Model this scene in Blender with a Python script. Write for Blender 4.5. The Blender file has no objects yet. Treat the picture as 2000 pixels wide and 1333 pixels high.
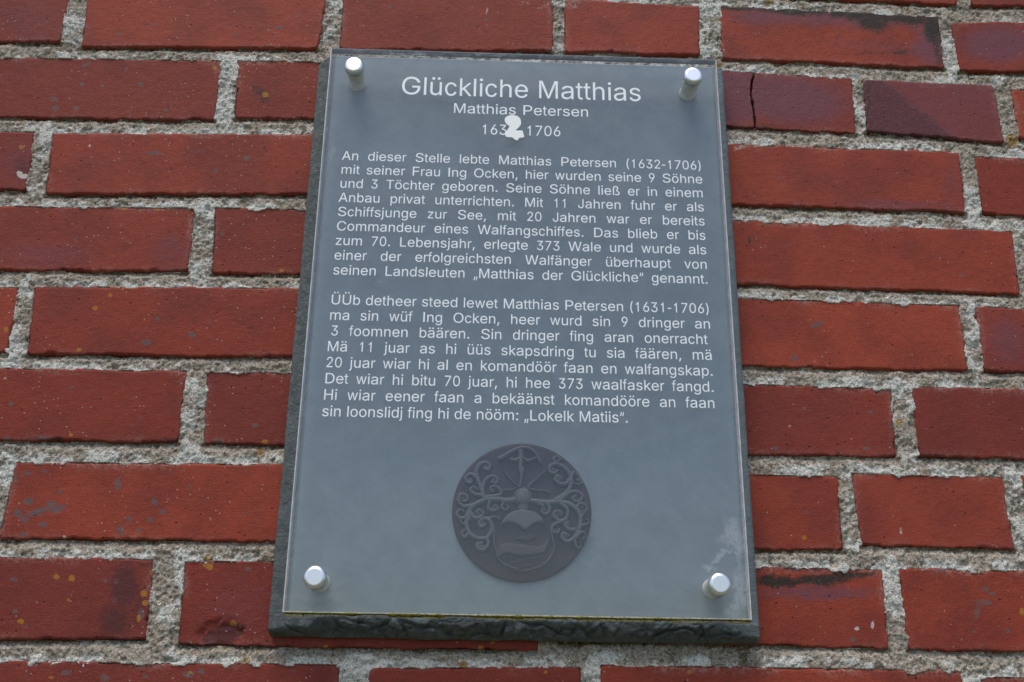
import bpy, math, random
import numpy as np
from mathutils import Matrix, Euler, Vector

SC = bpy.context.scene
COL = SC.collection
R = math.radians

# ---------------------------------------------------------------- camera, sky, sun, exposure
CAM_ROT = (1.9181547, -0.01317844, -0.03207888)
CAM_LOC = (-0.02493721, -0.67313787, -0.05915582)
FOC = 2020.0                       # focal length in photo pixels (2000 wide)
cd = bpy.data.cameras.new('camera')
cam = bpy.data.objects.new('camera', cd)
COL.objects.link(cam)
cam.location = CAM_LOC
cam.rotation_euler = CAM_ROT
cd.sensor_width = 36.0
cd.lens = 36.0 * FOC / 2000.0
cd.clip_start = 0.01
cd.clip_end = 200.0
SC.camera = cam

w = bpy.data.worlds.new('World'); SC.world = w; w.use_nodes = True
nt = w.node_tree
bg = nt.nodes['Background']
sky = nt.nodes.new('ShaderNodeTexSky'); sky.sky_type = 'NISHITA'
SUN_EL, SUN_AZ = R(66), R(200)      # azimuth clockwise from +Y: the wall (facing -Y) is lit from the front, high up
sky.sun_disc = False
sky.sun_elevation = SUN_EL
sky.sun_rotation = SUN_AZ
sky.air_density = 1.0; sky.dust_density = 2.0; sky.ozone_density = 1.2
nt.links.new(sky.outputs[0], bg.inputs[0])
bg.inputs[1].default_value = 0.13
sd = bpy.data.lights.new('sun', 'SUN'); sun = bpy.data.objects.new('sun', sd); COL.objects.link(sun)
sd.energy = 1.6; sd.angle = R(34); sd.color = (1.0, 0.90, 0.76)
sdir = Vector((math.sin(SUN_AZ)*math.cos(SUN_EL), math.cos(SUN_AZ)*math.cos(SUN_EL), math.sin(SUN_EL)))
sun.rotation_euler = sdir.to_track_quat('Z', 'Y').to_euler()
sun.location = (0, -2, 3)
SC.view_settings.view_transform = 'Standard'
SC.view_settings.look = 'None'
SC.view_settings.gamma = 1.0
SC.view_settings.exposure = 0.42

# ---------------------------------------------------------------- survey: photo point -> point on a plane parallel to the wall
RM = np.array(Euler(CAM_ROT).to_matrix())
CL = np.array(CAM_LOC)
def at(px, py, Y):
    px = np.asarray(px, float); py = np.asarray(py, float)
    d = np.stack([(px-1000)/FOC, -(py-666.5)/FOC, -np.ones_like(px)], -1) @ RM.T
    t = (Y-CL[1])/d[..., 1]
    q = CL + d*t[..., None]
    return np.stack([q[..., 0], q[..., 2]], -1)

FACE = 0.034      # brick faces
SLATE = 0.020     # slate front
# acrylic: front 0, back 0.006

# ---------------------------------------------------------------- noise
def hsh(ix, iy, seed):
    n = (ix.astype(np.int64)*374761393 + iy.astype(np.int64)*668265263 + seed*974634777) & 0xffffffff
    n = ((n ^ (n >> 13))*1274126177) & 0xffffffff
    n = (n ^ (n >> 16)) & 0xffffff
    return n/float(0xffffff)
def vn(x, z, size, seed=0):
    x = x/size; z = z/size
    ix = np.floor(x); iy = np.floor(z); fx = x-ix; fy = z-iy
    fx = fx*fx*(3-2*fx); fy = fy*fy*(3-2*fy)
    a = hsh(ix, iy, seed); b = hsh(ix+1, iy, seed); c = hsh(ix, iy+1, seed); d = hsh(ix+1, iy+1, seed)
    return (a*(1-fx)+b*fx)*(1-fy)+(c*(1-fx)+d*fx)*fy
def fbm(x, z, size, seed=0, octs=3, gain=0.5):
    s = 0; t = 0; a = 1.0
    for o in range(octs):
        s = s+a*vn(x+17.3*o*size, z-9.1*o*size, size/2**o, seed+o*7); t += a; a *= gain
    return s/t
def ss(a, b, x):
    t = np.clip((x-a)/(b-a), 0, 1); return t*t*(3-2*t)

# ---------------------------------------------------------------- object helpers
def link(name, me, parent=None, mats=()):
    o = bpy.data.objects.new(name, me); COL.objects.link(o)
    for m in mats: me.materials.append(m)
    if parent is not None: o.parent = parent
    return o
def mesh(name, V, F, smooth=True):
    me = bpy.data.meshes.new(name)
    V = np.asarray(V, np.float32)
    me.vertices.add(len(V)); me.vertices.foreach_set('co', V.ravel())
    if isinstance(F, np.ndarray):
        k = F.shape[1]; n = len(F)
        me.loops.add(n*k); me.loops.foreach_set('vertex_index', F.ravel().astype(np.int32))
        me.polygons.add(n)
        me.polygons.foreach_set('loop_start', np.arange(0, n*k, k, dtype=np.int32))
        me.polygons.foreach_set('loop_total', np.full(n, k, np.int32))
    else:
        return mesh_from_lists(me, V, F, smooth)
    me.update(calc_edges=True)
    me.polygons.foreach_set('use_smooth', np.full(len(me.polygons), smooth))
    me.validate()
    return me
def mesh_from_lists(me, V, F, smooth):
    n2 = bpy.data.meshes.new(me.name); n2.from_pydata([tuple(map(float, v)) for v in V], [], F)
    bpy.data.meshes.remove(me)
    n2.polygons.foreach_set('use_smooth', np.full(len(n2.polygons), smooth))
    n2.update(); return n2
def attr(me, name, arr):
    a = me.attributes.new(name, 'FLOAT', 'POINT'); a.data.foreach_set('value', np.asarray(arr, np.float32).ravel())
def grid_faces(nu, nv, keep=None):
    # vertex index = j*nu+i ; wound so that the normal looks to -Y when u=+X and v=+Z
    i, j = np.meshgrid(np.arange(nu-1), np.arange(nv-1))
    a = (j*nu+i).ravel()
    F = np.stack([a, a+1, a+1+nu, a+nu], 1)
    if keep is not None: F = F[keep.ravel()]
    return F
def skirt(V, F, nu, nv, back):
    ring = list(range(nu))+[j*nu+nu-1 for j in range(1, nv)]+[(nv-1)*nu+i for i in range(nu-2, -1, -1)]+[j*nu for j in range(nv-2, 0, -1)]
    ring = np.array(ring); base = len(V)
    B = V[ring].copy(); B[:, 1] = back
    n = len(ring); k = np.arange(n); k2 = (k+1) % n
    S = np.stack([ring[k2], ring[k], base+k, base+k2], 1)
    return np.vstack([V, B]), np.vstack([F, S]), ring

# ---------------------------------------------------------------- material helpers
class M:
    def __init__(s, name, rough=0.7, spec=0.4, metal=0.0):
        s.m = bpy.data.materials.new(name); s.m.use_nodes = True
        s.t = s.m.node_tree; s.b = s.t.nodes['Principled BSDF']
        s.b.inputs['Roughness'].default_value = rough
        s.b.inputs['Specular IOR Level'].default_value = spec
        s.b.inputs['Metallic'].default_value = metal
        s.co = s.n('ShaderNodeTexCoord').outputs['Object']
    def n(s, typ, **k):
        x = s.t.nodes.new(typ)
        for a, b in k.items(): setattr(x, a, b)
        return x
    def l(s, a, b): s.t.links.new(a, b)
    def noise(s, scale, detail=3, rough=0.5, vec=None, dist=0.0):
        x = s.n('ShaderNodeTexNoise'); x.inputs['Scale'].default_value = scale
        x.inputs['Detail'].default_value = detail; x.inputs['Roughness'].default_value = rough
        x.inputs['Distortion'].default_value = dist
        s.l(vec or s.co, x.inputs['Vector']); return x.outputs['Fac']
    def voro(s, scale, vec=None):
        x = s.n('ShaderNodeTexVoronoi'); x.inputs['Scale'].default_value = scale
        s.l(vec or s.co, x.inputs['Vector']); return x
    def ramp(s, f, a, b):
        x = s.n('ShaderNodeMapRange', interpolation_type='SMOOTHSTEP')
        x.inputs['From Min'].default_value = a; x.inputs['From Max'].default_value = b
        s.l(f, x.inputs['Value']); return x.outputs[0]
    def math(s, op, a, b):
        x = s.n('ShaderNodeMath', operation=op)
        for i, v in enumerate((a, b)):
            if isinstance(v, (int, float)): x.inputs[i].default_value = v
            else: s.l(v, x.inputs[i])
        return x.outputs[0]
    def mix(s, f, a, b):
        x = s.n('ShaderNodeMix', data_type='RGBA')
        for key, v in ((0, f), (6, a), (7, b)):
            if isinstance(v, (int, float)): x.inputs[key].default_value = v
            elif isinstance(v, tuple): x.inputs[key].default_value = (*v, 1)
            else: s.l(v, x.inputs[key])
        return x.outputs[2]
    def at(s, name, typ='GEOMETRY'):
        x = s.n('ShaderNodeAttribute', attribute_type=typ, attribute_name=name); return x.outputs['Fac']
    def bump(s, f, dist, strength=1.0, prev=None):
        x = s.n('ShaderNodeBump'); x.inputs['Distance'].default_value = dist; x.inputs['Strength'].default_value = strength
        s.l(f, x.inputs['Height'])
        if prev is not None: s.l(prev, x.inputs['Normal'])
        s.l(x.outputs[0], s.b.inputs['Normal']); return x.outputs[0]
    def color(s, c):
        if isinstance(c, tuple): s.b.inputs['Base Color'].default_value = (*c, 1)
        else: s.l(c, s.b.inputs['Base Color'])

# ---- brick
def brick_mat():
    m = M('fired red brick', 0.7, 0.22)
    tone = m.at('tone', 'OBJECT')           # 0 dark red .. 1 light orange red
    c = m.mix(tone, (0.200, 0.029, 0.018), (0.345, 0.058, 0.028))
    c = m.mix(m.at('plum', 'OBJECT'), c, (0.14, 0.030, 0.030))
    big = m.noise(22, 3)
    c = m.mix(m.math('MULTIPLY', m.ramp(big, 0.38, 0.68), 0.55), c, (0.15, 0.026, 0.022))
    c = m.mix(m.math('MULTIPLY', m.ramp(m.noise(60, 5, 0.7), 0.52, 0.75), 0.3), c, (0.11, 0.032, 0.030))
    # fine grain
    g = m.noise(1400, 2, 0.6)
    c = m.mix(m.math('MULTIPLY', m.ramp(g, 0.35, 0.75), 0.38), c, (0.09, 0.018, 0.013))
    g2 = m.noise(700, 2, 0.6)
    c = m.mix(m.math('MULTIPLY', m.ramp(g2, 0.55, 0.8), 0.35), c, (0.42, 0.12, 0.08))
    c = m.mix(m.math('MULTIPLY', m.ramp(m.noise(260, 2), 0.45, 0.72), 0.18), c, (0.13, 0.03, 0.03))
    # drag marks of the clay and pale salt bloom along the arrises
    mp = m.n('ShaderNodeMapping'); mp.inputs['Scale'].default_value = (1, 1, 5); m.l(m.co, mp.inputs['Vector'])
    dr = m.noise(170, 4, 0.7, mp.outputs[0])
    c = m.mix(m.math('MULTIPLY', m.ramp(dr, 0.52, 0.75), 0.30), c, (0.10, 0.022, 0.020))
    c = m.mix(m.math('MULTIPLY', m.ramp(dr, 0.46, 0.25), 0.16), c, (0.40, 0.10, 0.06))
    c = m.mix(m.math('MULTIPLY', m.math('MULTIPLY', m.at('bloom'), m.ramp(m.noise(380, 4, 0.75), 0.4, 0.65)), 0.5), c, (0.40, 0.27, 0.23))
    # stains from the survey
    warp = m.noise(480, 4, 0.75)
    def st(name, col, amt=1.0, a=0.42, b=0.62):
        nonlocal c
        f = m.math('ADD', m.at(name), m.math('MULTIPLY', m.math('SUBTRACT', warp, 0.5), 1.3))
        f = m.math('MULTIPLY', m.ramp(f, a, b), amt)
        c = m.mix(f, c, col)
    st('purple', (0.15, 0.055, 0.072), 0.85, 0.2, 0.8)
    st('dirt_dark', (0.075, 0.025, 0.025), 0.8, 0.2, 0.8)
    # grey lichen discs
    age = m.at('age', 'OBJECT')
    v = m.voro(75); sp = m.ramp(v.outputs['Distance'], 0.20, 0.10)
    rnd = m.n('ShaderNodeSeparateColor'); m.l(v.outputs['Color'], rnd.inputs[0])
    pres = m.math('LESS_THAN', rnd.outputs[0], m.math('MULTIPLY', age, 0.22))
    f = m.math('MULTIPLY', m.math('MULTIPLY', sp, pres), m.math('MULTIPLY', m.ramp(warp, 0.3, 0.6), 0.55))
    c = m.mix(f, c, (0.15, 0.085, 0.085))
    # pits
    v = m.voro(190); sp = m.ramp(v.outputs['Distance'], 0.16, 0.07)
    rnd = m.n('ShaderNodeSeparateColor'); m.l(v.outputs['Color'], rnd.inputs[0])
    pit = m.math('MULTIPLY', sp, m.math('LESS_THAN', rnd.outputs[0], 0.20))
    c = m.mix(m.math('MULTIPLY', pit, 0.8), c, (0.03, 0.012, 0.012))
    st('grey', (0.13, 0.085, 0.085), 0.85, 0.45, 0.95)
    st('soot', (0.020, 0.021, 0.018), 0.93, 0.15, 0.95)
    c = m.mix(m.math('MULTIPLY', m.math('MULTIPLY', m.ramp(m.at('soot'), 0.2, 0.6), m.ramp(g2, 0.55, 0.7)), 0.5), c, (0.12, 0.11, 0.09))
    # white specks, clustered
    v = m.voro(330); sp = m.ramp(v.outputs['Distance'], 0.20, 0.10)
    rnd = m.n('ShaderNodeSeparateColor'); m.l(v.outputs['Color'], rnd.inputs[0])
    clus = m.math('MULTIPLY', m.ramp(m.noise(35, 3), 0.42, 0.68), m.math('ADD', m.math('MULTIPLY', age, 0.5), 0.04))
    f = m.math('MULTIPLY', sp, m.math('LESS_THAN', rnd.outputs[0], clus))
    c = m.mix(m.math('MULTIPLY', f, 0.75), c, (0.45, 0.36, 0.32))
    st('orange', (0.36, 0.17, 0.02), 0.75, 0.4, 0.8)
    st('white', (0.58, 0.54, 0.50), 0.8, 0.4, 0.9)
    m.color(c)
    rr = m.n('ShaderNodeMapRange'); m.l(g, rr.inputs['Value']); rr.inputs['To Min'].default_value = 0.5; rr.inputs['To Max'].default_value = 0.8
    m.l(rr.outputs[0], m.b.inputs['Roughness'])
    b = m.bump(m.noise(900, 3, 0.6), 0.0007, 0.6)
    b = m.bump(dr, 0.0004, 0.4, b)
    b = m.bump(m.noise(160, 3), 0.0012, 0.22, b)
    m.bump(m.math('MULTIPLY', pit, -1.0), 0.001, 0.7, b)
    return m.m

def mortar_mat():
    m = M('weathered lime mortar', 0.9, 0.2)
    n1 = m.noise(420, 4, 0.7); n2 = m.noise(120, 4, 0.6); n3 = m.noise(900, 3, 0.7)
    c = m.mix(m.ramp(n2, 0.3, 0.7), (0.37, 0.32, 0.245), (0.50, 0.455, 0.385))
    c = m.mix(m.math('MULTIPLY', m.ramp(n3, 0.5, 0.75), 0.7), c, (0.56, 0.53, 0.47))
    c = m.mix(m.math('MULTIPLY', m.ramp(n3, 0.45, 0.28), 0.45), c, (0.11, 0.10, 0.08))
    v = m.voro(520); rnd = m.n('ShaderNodeSeparateColor'); m.l(v.outputs['Color'], rnd.inputs[0])
    c = m.mix(m.math('MULTIPLY', m.ramp(rnd.outputs[0], 0.6, 1.0), 0.55), c, (0.42, 0.26, 0.20))
    c = m.mix(m.math('MULTIPLY', m.ramp(rnd.outputs[1], 0.80, 0.95), 0.7), c, (0.11, 0.115, 0.095))
    v = m.voro(1050); rnd = m.n('ShaderNodeSeparateColor'); m.l(v.outputs['Color'], rnd.inputs[0]); gr1 = rnd.outputs[0]
    li = m.math('ADD', m.at('lime'), m.math('MULTIPLY', m.math('SUBTRACT', n1, 0.5), 1.5))
    lim = m.mix(m.ramp(n3, 0.3, 0.7), (0.56, 0.56, 0.51), (0.90, 0.90, 0.86))
    c = m.mix(m.math('MULTIPLY', m.ramp(li, 0.34, 0.56), 0.95), c, lim)
    mo = m.math('ADD', m.at('moss_shade'), m.math('MULTIPLY', m.math('SUBTRACT', n1, 0.5), 0.8))
    c = m.mix(m.math('MULTIPLY', m.ramp(mo, 0.35, 0.8), 0.8), c, (0.14, 0.105, 0.05))
    oc = m.math('ADD', m.at('orange'), m.math('MULTIPLY', m.math('SUBTRACT', n1, 0.5), 0.5))
    c = m.mix(m.math('MULTIPLY', m.ramp(oc, 0.4, 0.7), 0.8), c, (0.36, 0.20, 0.03))
    c = m.mix(m.math('MULTIPLY', m.ramp(gr1, 0.72, 0.95), 0.55), c, (0.07, 0.065, 0.05))
    c = m.mix(m.math('MULTIPLY', m.ramp(gr1, 0.22, 0.05), 0.55), c, (0.72, 0.69, 0.62))
    m.color(c)
    b = m.bump(n3, 0.0014, 1.0)
    m.bump(n1, 0.0018, 0.9, b)
    return m.m

def slate_mat():
    m = M('blue grey slate', 0.65, 0.35)
    n = m.noise(60, 5, 0.6); n2 = m.noise(900, 3, 0.6); n3 = m.noise(14, 4, 0.6, dist=0.5)
    c = m.mix(m.ramp(n, 0.3, 0.7), (0.148, 0.192, 0.216), (0.182, 0.230, 0.256))
    c = m.mix(m.math('MULTIPLY', m.ramp(n3, 0.35, 0.7), 0.25), c, (0.160, 0.204, 0.232))
    c = m.mix(m.math('MULTIPLY', m.ramp(n2, 0.5, 0.8), 0.25), c, (0.22, 0.25, 0.26))
    mp = m.n('ShaderNodeMapping'); mp.inputs['Rotation'].default_value = (0, 0.5, 0); mp.inputs['Scale'].default_value = (1, 1, 5); m.l(m.co, mp.inputs['Vector'])
    c = m.mix(m.math('MULTIPLY', m.ramp(m.noise(160, 4, 0.7, mp.outputs[0]), 0.55, 0.8), 0.5), c, (0.25, 0.28, 0.30))
    c = m.mix(m.math('MULTIPLY', m.ramp(m.noise(330, 3, 0.7), 0.35, 0.15), 0.5), c, (0.07, 0.085, 0.10))
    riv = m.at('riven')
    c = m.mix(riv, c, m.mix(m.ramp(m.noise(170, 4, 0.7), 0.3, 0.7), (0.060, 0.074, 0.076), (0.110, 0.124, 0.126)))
    c = m.mix(m.math('MULTIPLY', m.at('crease'), 0.75), c, (0.030, 0.034, 0.034))
    g = m.math('MULTIPLY', m.at('grime'), m.ramp(m.noise(260, 4, 0.7), 0.3, 0.6))
    c = m.mix(m.math('MULTIPLY', g, 0.6), c, (0.10, 0.09, 0.05))
    m.color(c)
    b = m.bump(m.noise(30, 4, 0.6, dist=0.6), 0.002, 0.25)
    b = m.bump(n2, 0.00012, 0.5, b)
    m.bump(m.math('MULTIPLY', m.noise(130, 5, 0.75, dist=1.0), riv), 0.004, 0.9, b)
    return m.m

def acrylic_mat():
    # thin clear sheet: straight transmission plus Fresnel reflection, with surface grime
    m = M('clear acrylic', 0.08)
    t = m.t; t.nodes.remove(m.b)
    out = t.nodes['Material Output']
    # two-sided Schlick reflectance of a thin sheet
    ge = m.n('ShaderNodeNewGeometry'); dp = m.n('ShaderNodeVectorMath', operation='DOT_PRODUCT')
    m.l(ge.outputs['Incoming'], dp.inputs[0]); m.l(ge.outputs['Normal'], dp.inputs[1])
    cs = m.math('ABSOLUTE', dp.outputs['Value'], 0.0)
    sch = m.math('ADD', 0.055, m.math('MULTIPLY', 0.9, m.math('POWER', m.math('SUBTRACT', 1.0, cs), 5.0)))
    tr = m.n('ShaderNodeBsdfTransparent'); tr.inputs[0].default_value = (0.965, 0.975, 0.985, 1)
    gl = m.n('ShaderNodeBsdfGlossy'); gl.inputs['Roughness'].default_value = 0.1
    ms = m.n('ShaderNodeMixShader'); m.l(sch, ms.inputs[0]); m.l(tr.outputs[0], ms.inputs[1]); m.l(gl.outputs[0], ms.inputs[2])
    df = m.n('ShaderNodeBsdfDiffuse')
    gr = m.at('grime'); gw = m.noise(420, 4, 0.7)
    dust = m.math('MULTIPLY', m.ramp(m.noise(70, 5, 0.65), 0.35, 0.75), 0.02)
    v = m.voro(110); rnd = m.n('ShaderNodeSeparateColor'); m.l(v.outputs['Color'], rnd.inputs[0])
    speck = m.math('MULTIPLY', m.ramp(v.outputs['Distance'], 0.10, 0.05), m.math('LESS_THAN', rnd.outputs[0], 0.045))
    f = m.math('ADD', m.math('MULTIPLY', gr, m.ramp(gw, 0.25, 0.6)), m.math('ADD', m.math('MULTIPLY', speck, 0.35), m.math('ADD', dust, 0.012)))
    df.inputs[0].default_value = (0.55, 0.58, 0.62, 1)
    m2 = m.n('ShaderNodeMixShader'); m.l(f, m2.inputs[0]); m.l(ms.outputs[0], m2.inputs[1]); m.l(df.outputs[0], m2.inputs[2])
    m.l(m2.outputs[0], out.inputs['Surface'])
    return m.m

def acrylic_back_mat():
    m = M('clear acrylic back face'); t = m.t; t.nodes.remove(m.b); out = t.nodes['Material Output']
    fr = m.n('ShaderNodeFresnel'); fr.inputs[0].default_value = 1.25
    tr = m.n('ShaderNodeBsdfTransparent'); tr.inputs[0].default_value = (0.97, 0.98, 0.985, 1)
    gl = m.n('ShaderNodeBsdfGlossy'); gl.inputs['Roughness'].default_value = 0.15
    ms = m.n('ShaderNodeMixShader'); ms.inputs[0].default_value = 0.04; m.l(tr.outputs[0], ms.inputs[1]); m.l(gl.outputs[0], ms.inputs[2])
    m.l(ms.outputs[0], out.inputs['Surface']); return m.m

def plain(name, col, rough=0.6, spec=0.4, metal=0.0, nscale=None, col2=None, bump=None, lo=.35, hi=.7):
    m = M(name, rough, spec, metal)
    if col2: m.color(m.mix(m.ramp(m.noise(nscale, 4, 0.65), lo, hi), col, col2))
    else: m.color(col)
    if bump: m.bump(m.noise(bump[0], 3), bump[1], 0.7)
    return m.m
MB = brick_mat(); MM = mortar_mat(); MS = slate_mat(); MA = acrylic_mat(); MAB = acrylic_back_mat()

# ================================================================ the ground in front of the wall, out of view, added to bounce light up
M_GR = plain('trodden gravel and grass', (.17, .17, .11), .9, .2, nscale=8, col2=(.10, .12, .05))
GZ = -1.45
me = mesh('ground', np.array([(-40, FACE+.05, GZ), (-40, -60, GZ), (40, -60, GZ), (40, FACE+.05, GZ)]), np.array([[0, 1, 2, 3]]), False)
go = link('ground', me, None, [M_GR]); go['kind'] = 'structure'; go['label'] = 'unseen gravel and grass ground added at the wall foot to bounce light up'

# ================================================================ the wall
# each course: polyline of its upper edge, polyline of its lower edge, joints (right end top/bottom of one brick, left end top/bottom of the next)
ROWS = [
 dict(top=[(-400,-160),(640,-154),(1400,-128),(1900,-102),(2400,-100)], bot=[(-400,-46),(640,-42),(1100,-30),(1400,-14),(1640,1),(1869,12),(1895,12),(2400,14)],
      j=[(-60,-66,-30,-36),(420,410,450,440),(905,900,932,928),(1195,1195,1220,1222),(1470,1476,1497,1503),(1862,1869,1888,1895),(2160,2170,2185,2196)]),
 dict(top=[(-400,-20),(640,-16),(1078,-8),(1105,-3),(1367,14),(1405,12),(1838,34),(1859,45),(2000,39),(2400,46)], bot=[(-400,78),(0,82),(120,84),(158,93),(623,97),(663,98),(1080,101),(1100,102),(1367,109),(1410,115),(1845,135),(1871,140),(2000,138),(2400,150)],
      j=[(-340,-352,-300,-312),(137,119,174,158),(640,622,669,663),(1078,1081,1101,1103),(1365,1368,1405,1411),(1833,1846,1858,1871),(2140,2150,2165,2177)]),
 dict(top=[(-400,107),(0,112),(434,119),(463,119),(620,119),(1000,125),(1416,138),(1664,154),(1687,158),(1941,168),(1973,175),(2400,190)], bot=[(-400,228),(0,230),(420,236),(457,231),(620,234),(1000,240),(1418,246),(1673,263),(1691,257),(1770,277),(1962,280),(1988,270),(2400,292)],
      j=[(-60,-68,-28,-36),(435,420,463,457),(840,838,868,866),(1120,1120,1148,1148),(1376,1378,1404,1406),(1664,1673,1687,1691),(1941,1962,1972,1989),(2300,2310,2326,2338)]),
 dict(top=[(-400,250),(0,254),(70,258),(102,261),(600,262),(1000,270),(1423,281),(1876,298),(1903,305),(2400,318)], bot=[(-400,372),(0,376),(52,373),(88,381),(350,384),(600,381),(1000,388),(1431,400),(1887,417),(1917,419),(2000,424),(2400,440)],
      j=[(-410,-430,-380,-395),(70,52,102,88),(640,634,666,660),(1020,1020,1046,1046),(1375,1378,1402,1405),(1876,1887,1903,1917),(2300,2315,2326,2340)]),
 dict(top=[(-400,399),(0,403),(380,406),(419,405),(590,405),(1000,415),(1435,430),(1976,452),(2001,455),(2400,468)], bot=[(-400,525),(0,529),(368,532),(412,535),(590,537),(1000,545),(1442,556),(1994,577),(2020,580),(2400,596)],
      j=[(-150,-165,-118,-133),(380,368,419,412),(910,908,940,938),(1395,1398,1422,1425),(1976,1994,2001,2020),(2400,2420,2430,2450)]),
 dict(top=[(-400,549),(0,555),(38,562),(68,560),(575,562),(1000,570),(1444,582),(1875,596),(1904,599),(2400,609)], bot=[(-400,688),(15,692),(52,694),(570,698),(1000,705),(1452,716),(1893,724),(1920,727),(2400,744)],
      j=[(38,15,68,52),(610,600,640,630),(1110,1108,1140,1138),(1385,1388,1412,1415),(1875,1893,1904,1920),(2380,2400,2408,2428)]),
 dict(top=[(-400,713),(0,720),(366,724),(403,725),(570,727),(1000,737),(1458,748),(1741,759),(1778,755),(2400,770)], bot=[(-400,858),(0,864),(349,865),(396,867),(555,871),(1000,878),(1465,889),(1755,895),(1794,892),(2400,906)],
      j=[(-190,-210,-155,-175),(366,349,403,396),(900,895,932,927),(1240,1242,1270,1272),(1741,1755,1778,1794),(2280,2300,2310,2330)]),
 dict(top=[(-400,894),(31,901),(550,907),(1000,914),(1469,922),(1638,931),(1661,924),(1959,933),(1992,929),(2400,940)], bot=[(-400,1050),(0,1055),(540,1059),(1000,1066),(1479,1073),(1649,1077),(1682,1067),(1983,1075),(2010,1080),(2400,1087)],
      j=[(-6,-40,31,-4),(590,575,622,608),(1120,1118,1150,1148),(1638,1649,1661,1682),(1959,1983,1992,2022),(2380,2400,2410,2430)]),
 dict(top=[(-400,1082),(0,1087),(300,1092),(361,1096),(540,1099),(1000,1095),(1484,1100),(1724,1113),(1755,1111),(2400,1120)], bot=[(-400,1254),(0,1254),(286,1251),(347,1260),(1055,1272),(1090,1249),(1489,1258),(1738,1269),(1773,1269),(2400,1284)],
      j=[(-260,-290,-215,-245),(300,286,361,347),(1050,1056,1086,1092),(1724,1738,1755,1773),(2320,2345,2355,2380)]),
 dict(top=[(-400,1287),(0,1292),(671,1297),(725,1303),(1135,1303),(1171,1297),(1300,1300),(1878,1310),(1910,1321),(2400,1330)], bot=[(-400,1465),(671,1470),(1171,1474),(1900,1490),(2400,1505)],
      j=[(-30,-60,20-40,-15),(671,640,725,695),(1135,1132,1171,1168),(1878,1905,1910,1940)]),
 dict(top=[(-400,1510),(1000,1515),(2400,1545)], bot=[(-400,1690),(1000,1700),(2400,1725)],
      j=[(-300,-330,-260,-290),(250,225,300,275),(880,868,925,915),(1440,1450,1485,1497),(2020,2045,2065,2092)]),
]
XL, XR = -480, 2480
# (px, py, rx, ry, rotation, kind, strength)
ST = []
def s_(kind, *a):
    for t in a: ST.append((t[0], t[1], t[2], t[3], t[4] if len(t) > 4 else 0, kind, t[5] if len(t) > 5 else 1.0))
s_('soot', (1450,15,60,9,2,.95), (1560,21,90,10,3,1.), (1670,28,80,12,4,1.), (1760,36,80,13,5,1.), (1705,47,30,16,10,1.), (1822,58,17,34,-10,1.1), (1832,105,8,30,-8,.7), (1795,112,0.1,0.1), (1762,104,26,8,0,.62),(1690,106,50,4,0,.5),
   (1520,1136,50,11,0,1.1), (1600,1133,60,11,-2,1.1), (1660,1124,55,8,-5,.9), (1700,1118,25,5,-5,.7), (1500,1131,20,10,0,1.), (1735,268,45,7,8,.9), (1800,277,50,6,4,.9), (1860,278,40,4,2,.7), (1697,200,5,45,0,.6),
   (1650,412,60,4,3,.5),(1830,414,40,4,2,.6),(1462,470,2.5,7,-10,1.1),(1457,480,2,4,0,.9),(1360,8,1,1))
s_('purple', (1620,35,230,22,4,.75), (1820,90,40,50,0,.9), (1700,90,150,18,4,.45), (1480,40,60,16,2,.6), (1950,88,85,42,0,1.), (1540,195,140,56,4,1.0), (1430,190,50,60,0,1.0),
   (1600,1158,140,18,0,.8),(1560,1110,80,9,2,.7),(1965,665,60,66,0,.62),(1750,400,150,12,2,.6),(1860,350,25,60,0,.45),
   (40,320,60,70,0,.5),(80,500,140,35,0,.55),(330,490,50,50,0,.5),(60,40,80,60,0,.45),(470,1180,110,80,0,.45),(180,320,70,50,0,.3),(30,640,30,70,0,.35),
   (2100,90,90,50,0,.8),(1590,1250,.1,.1))
s_('dirt_dark', (243,1145,30,55,10,.95), (225,1215,40,40,0,.8), (270,1180,20,60,0,.6), (285,1100,30,14,0,.5), (440,1238,38,20,-15,1.4),(415,1252,22,12,0,1.2),(505,178,20,8,40,1.2),(515,195,9,8,0,1.),
   (1640,690,3,3),(350,862,60,5,0,.8),(90,858,50,6,0,.7),(1390,20,.1,.1),(1470,250,90,8,2,.6),(1700,590,.1,.1),(43,325,20,20,0,.6),(1800,575,.1,.1),(1895,1060,.1,.1),(1650,1075,10,4,0,.5))
rs = random.Random(5)
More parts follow.
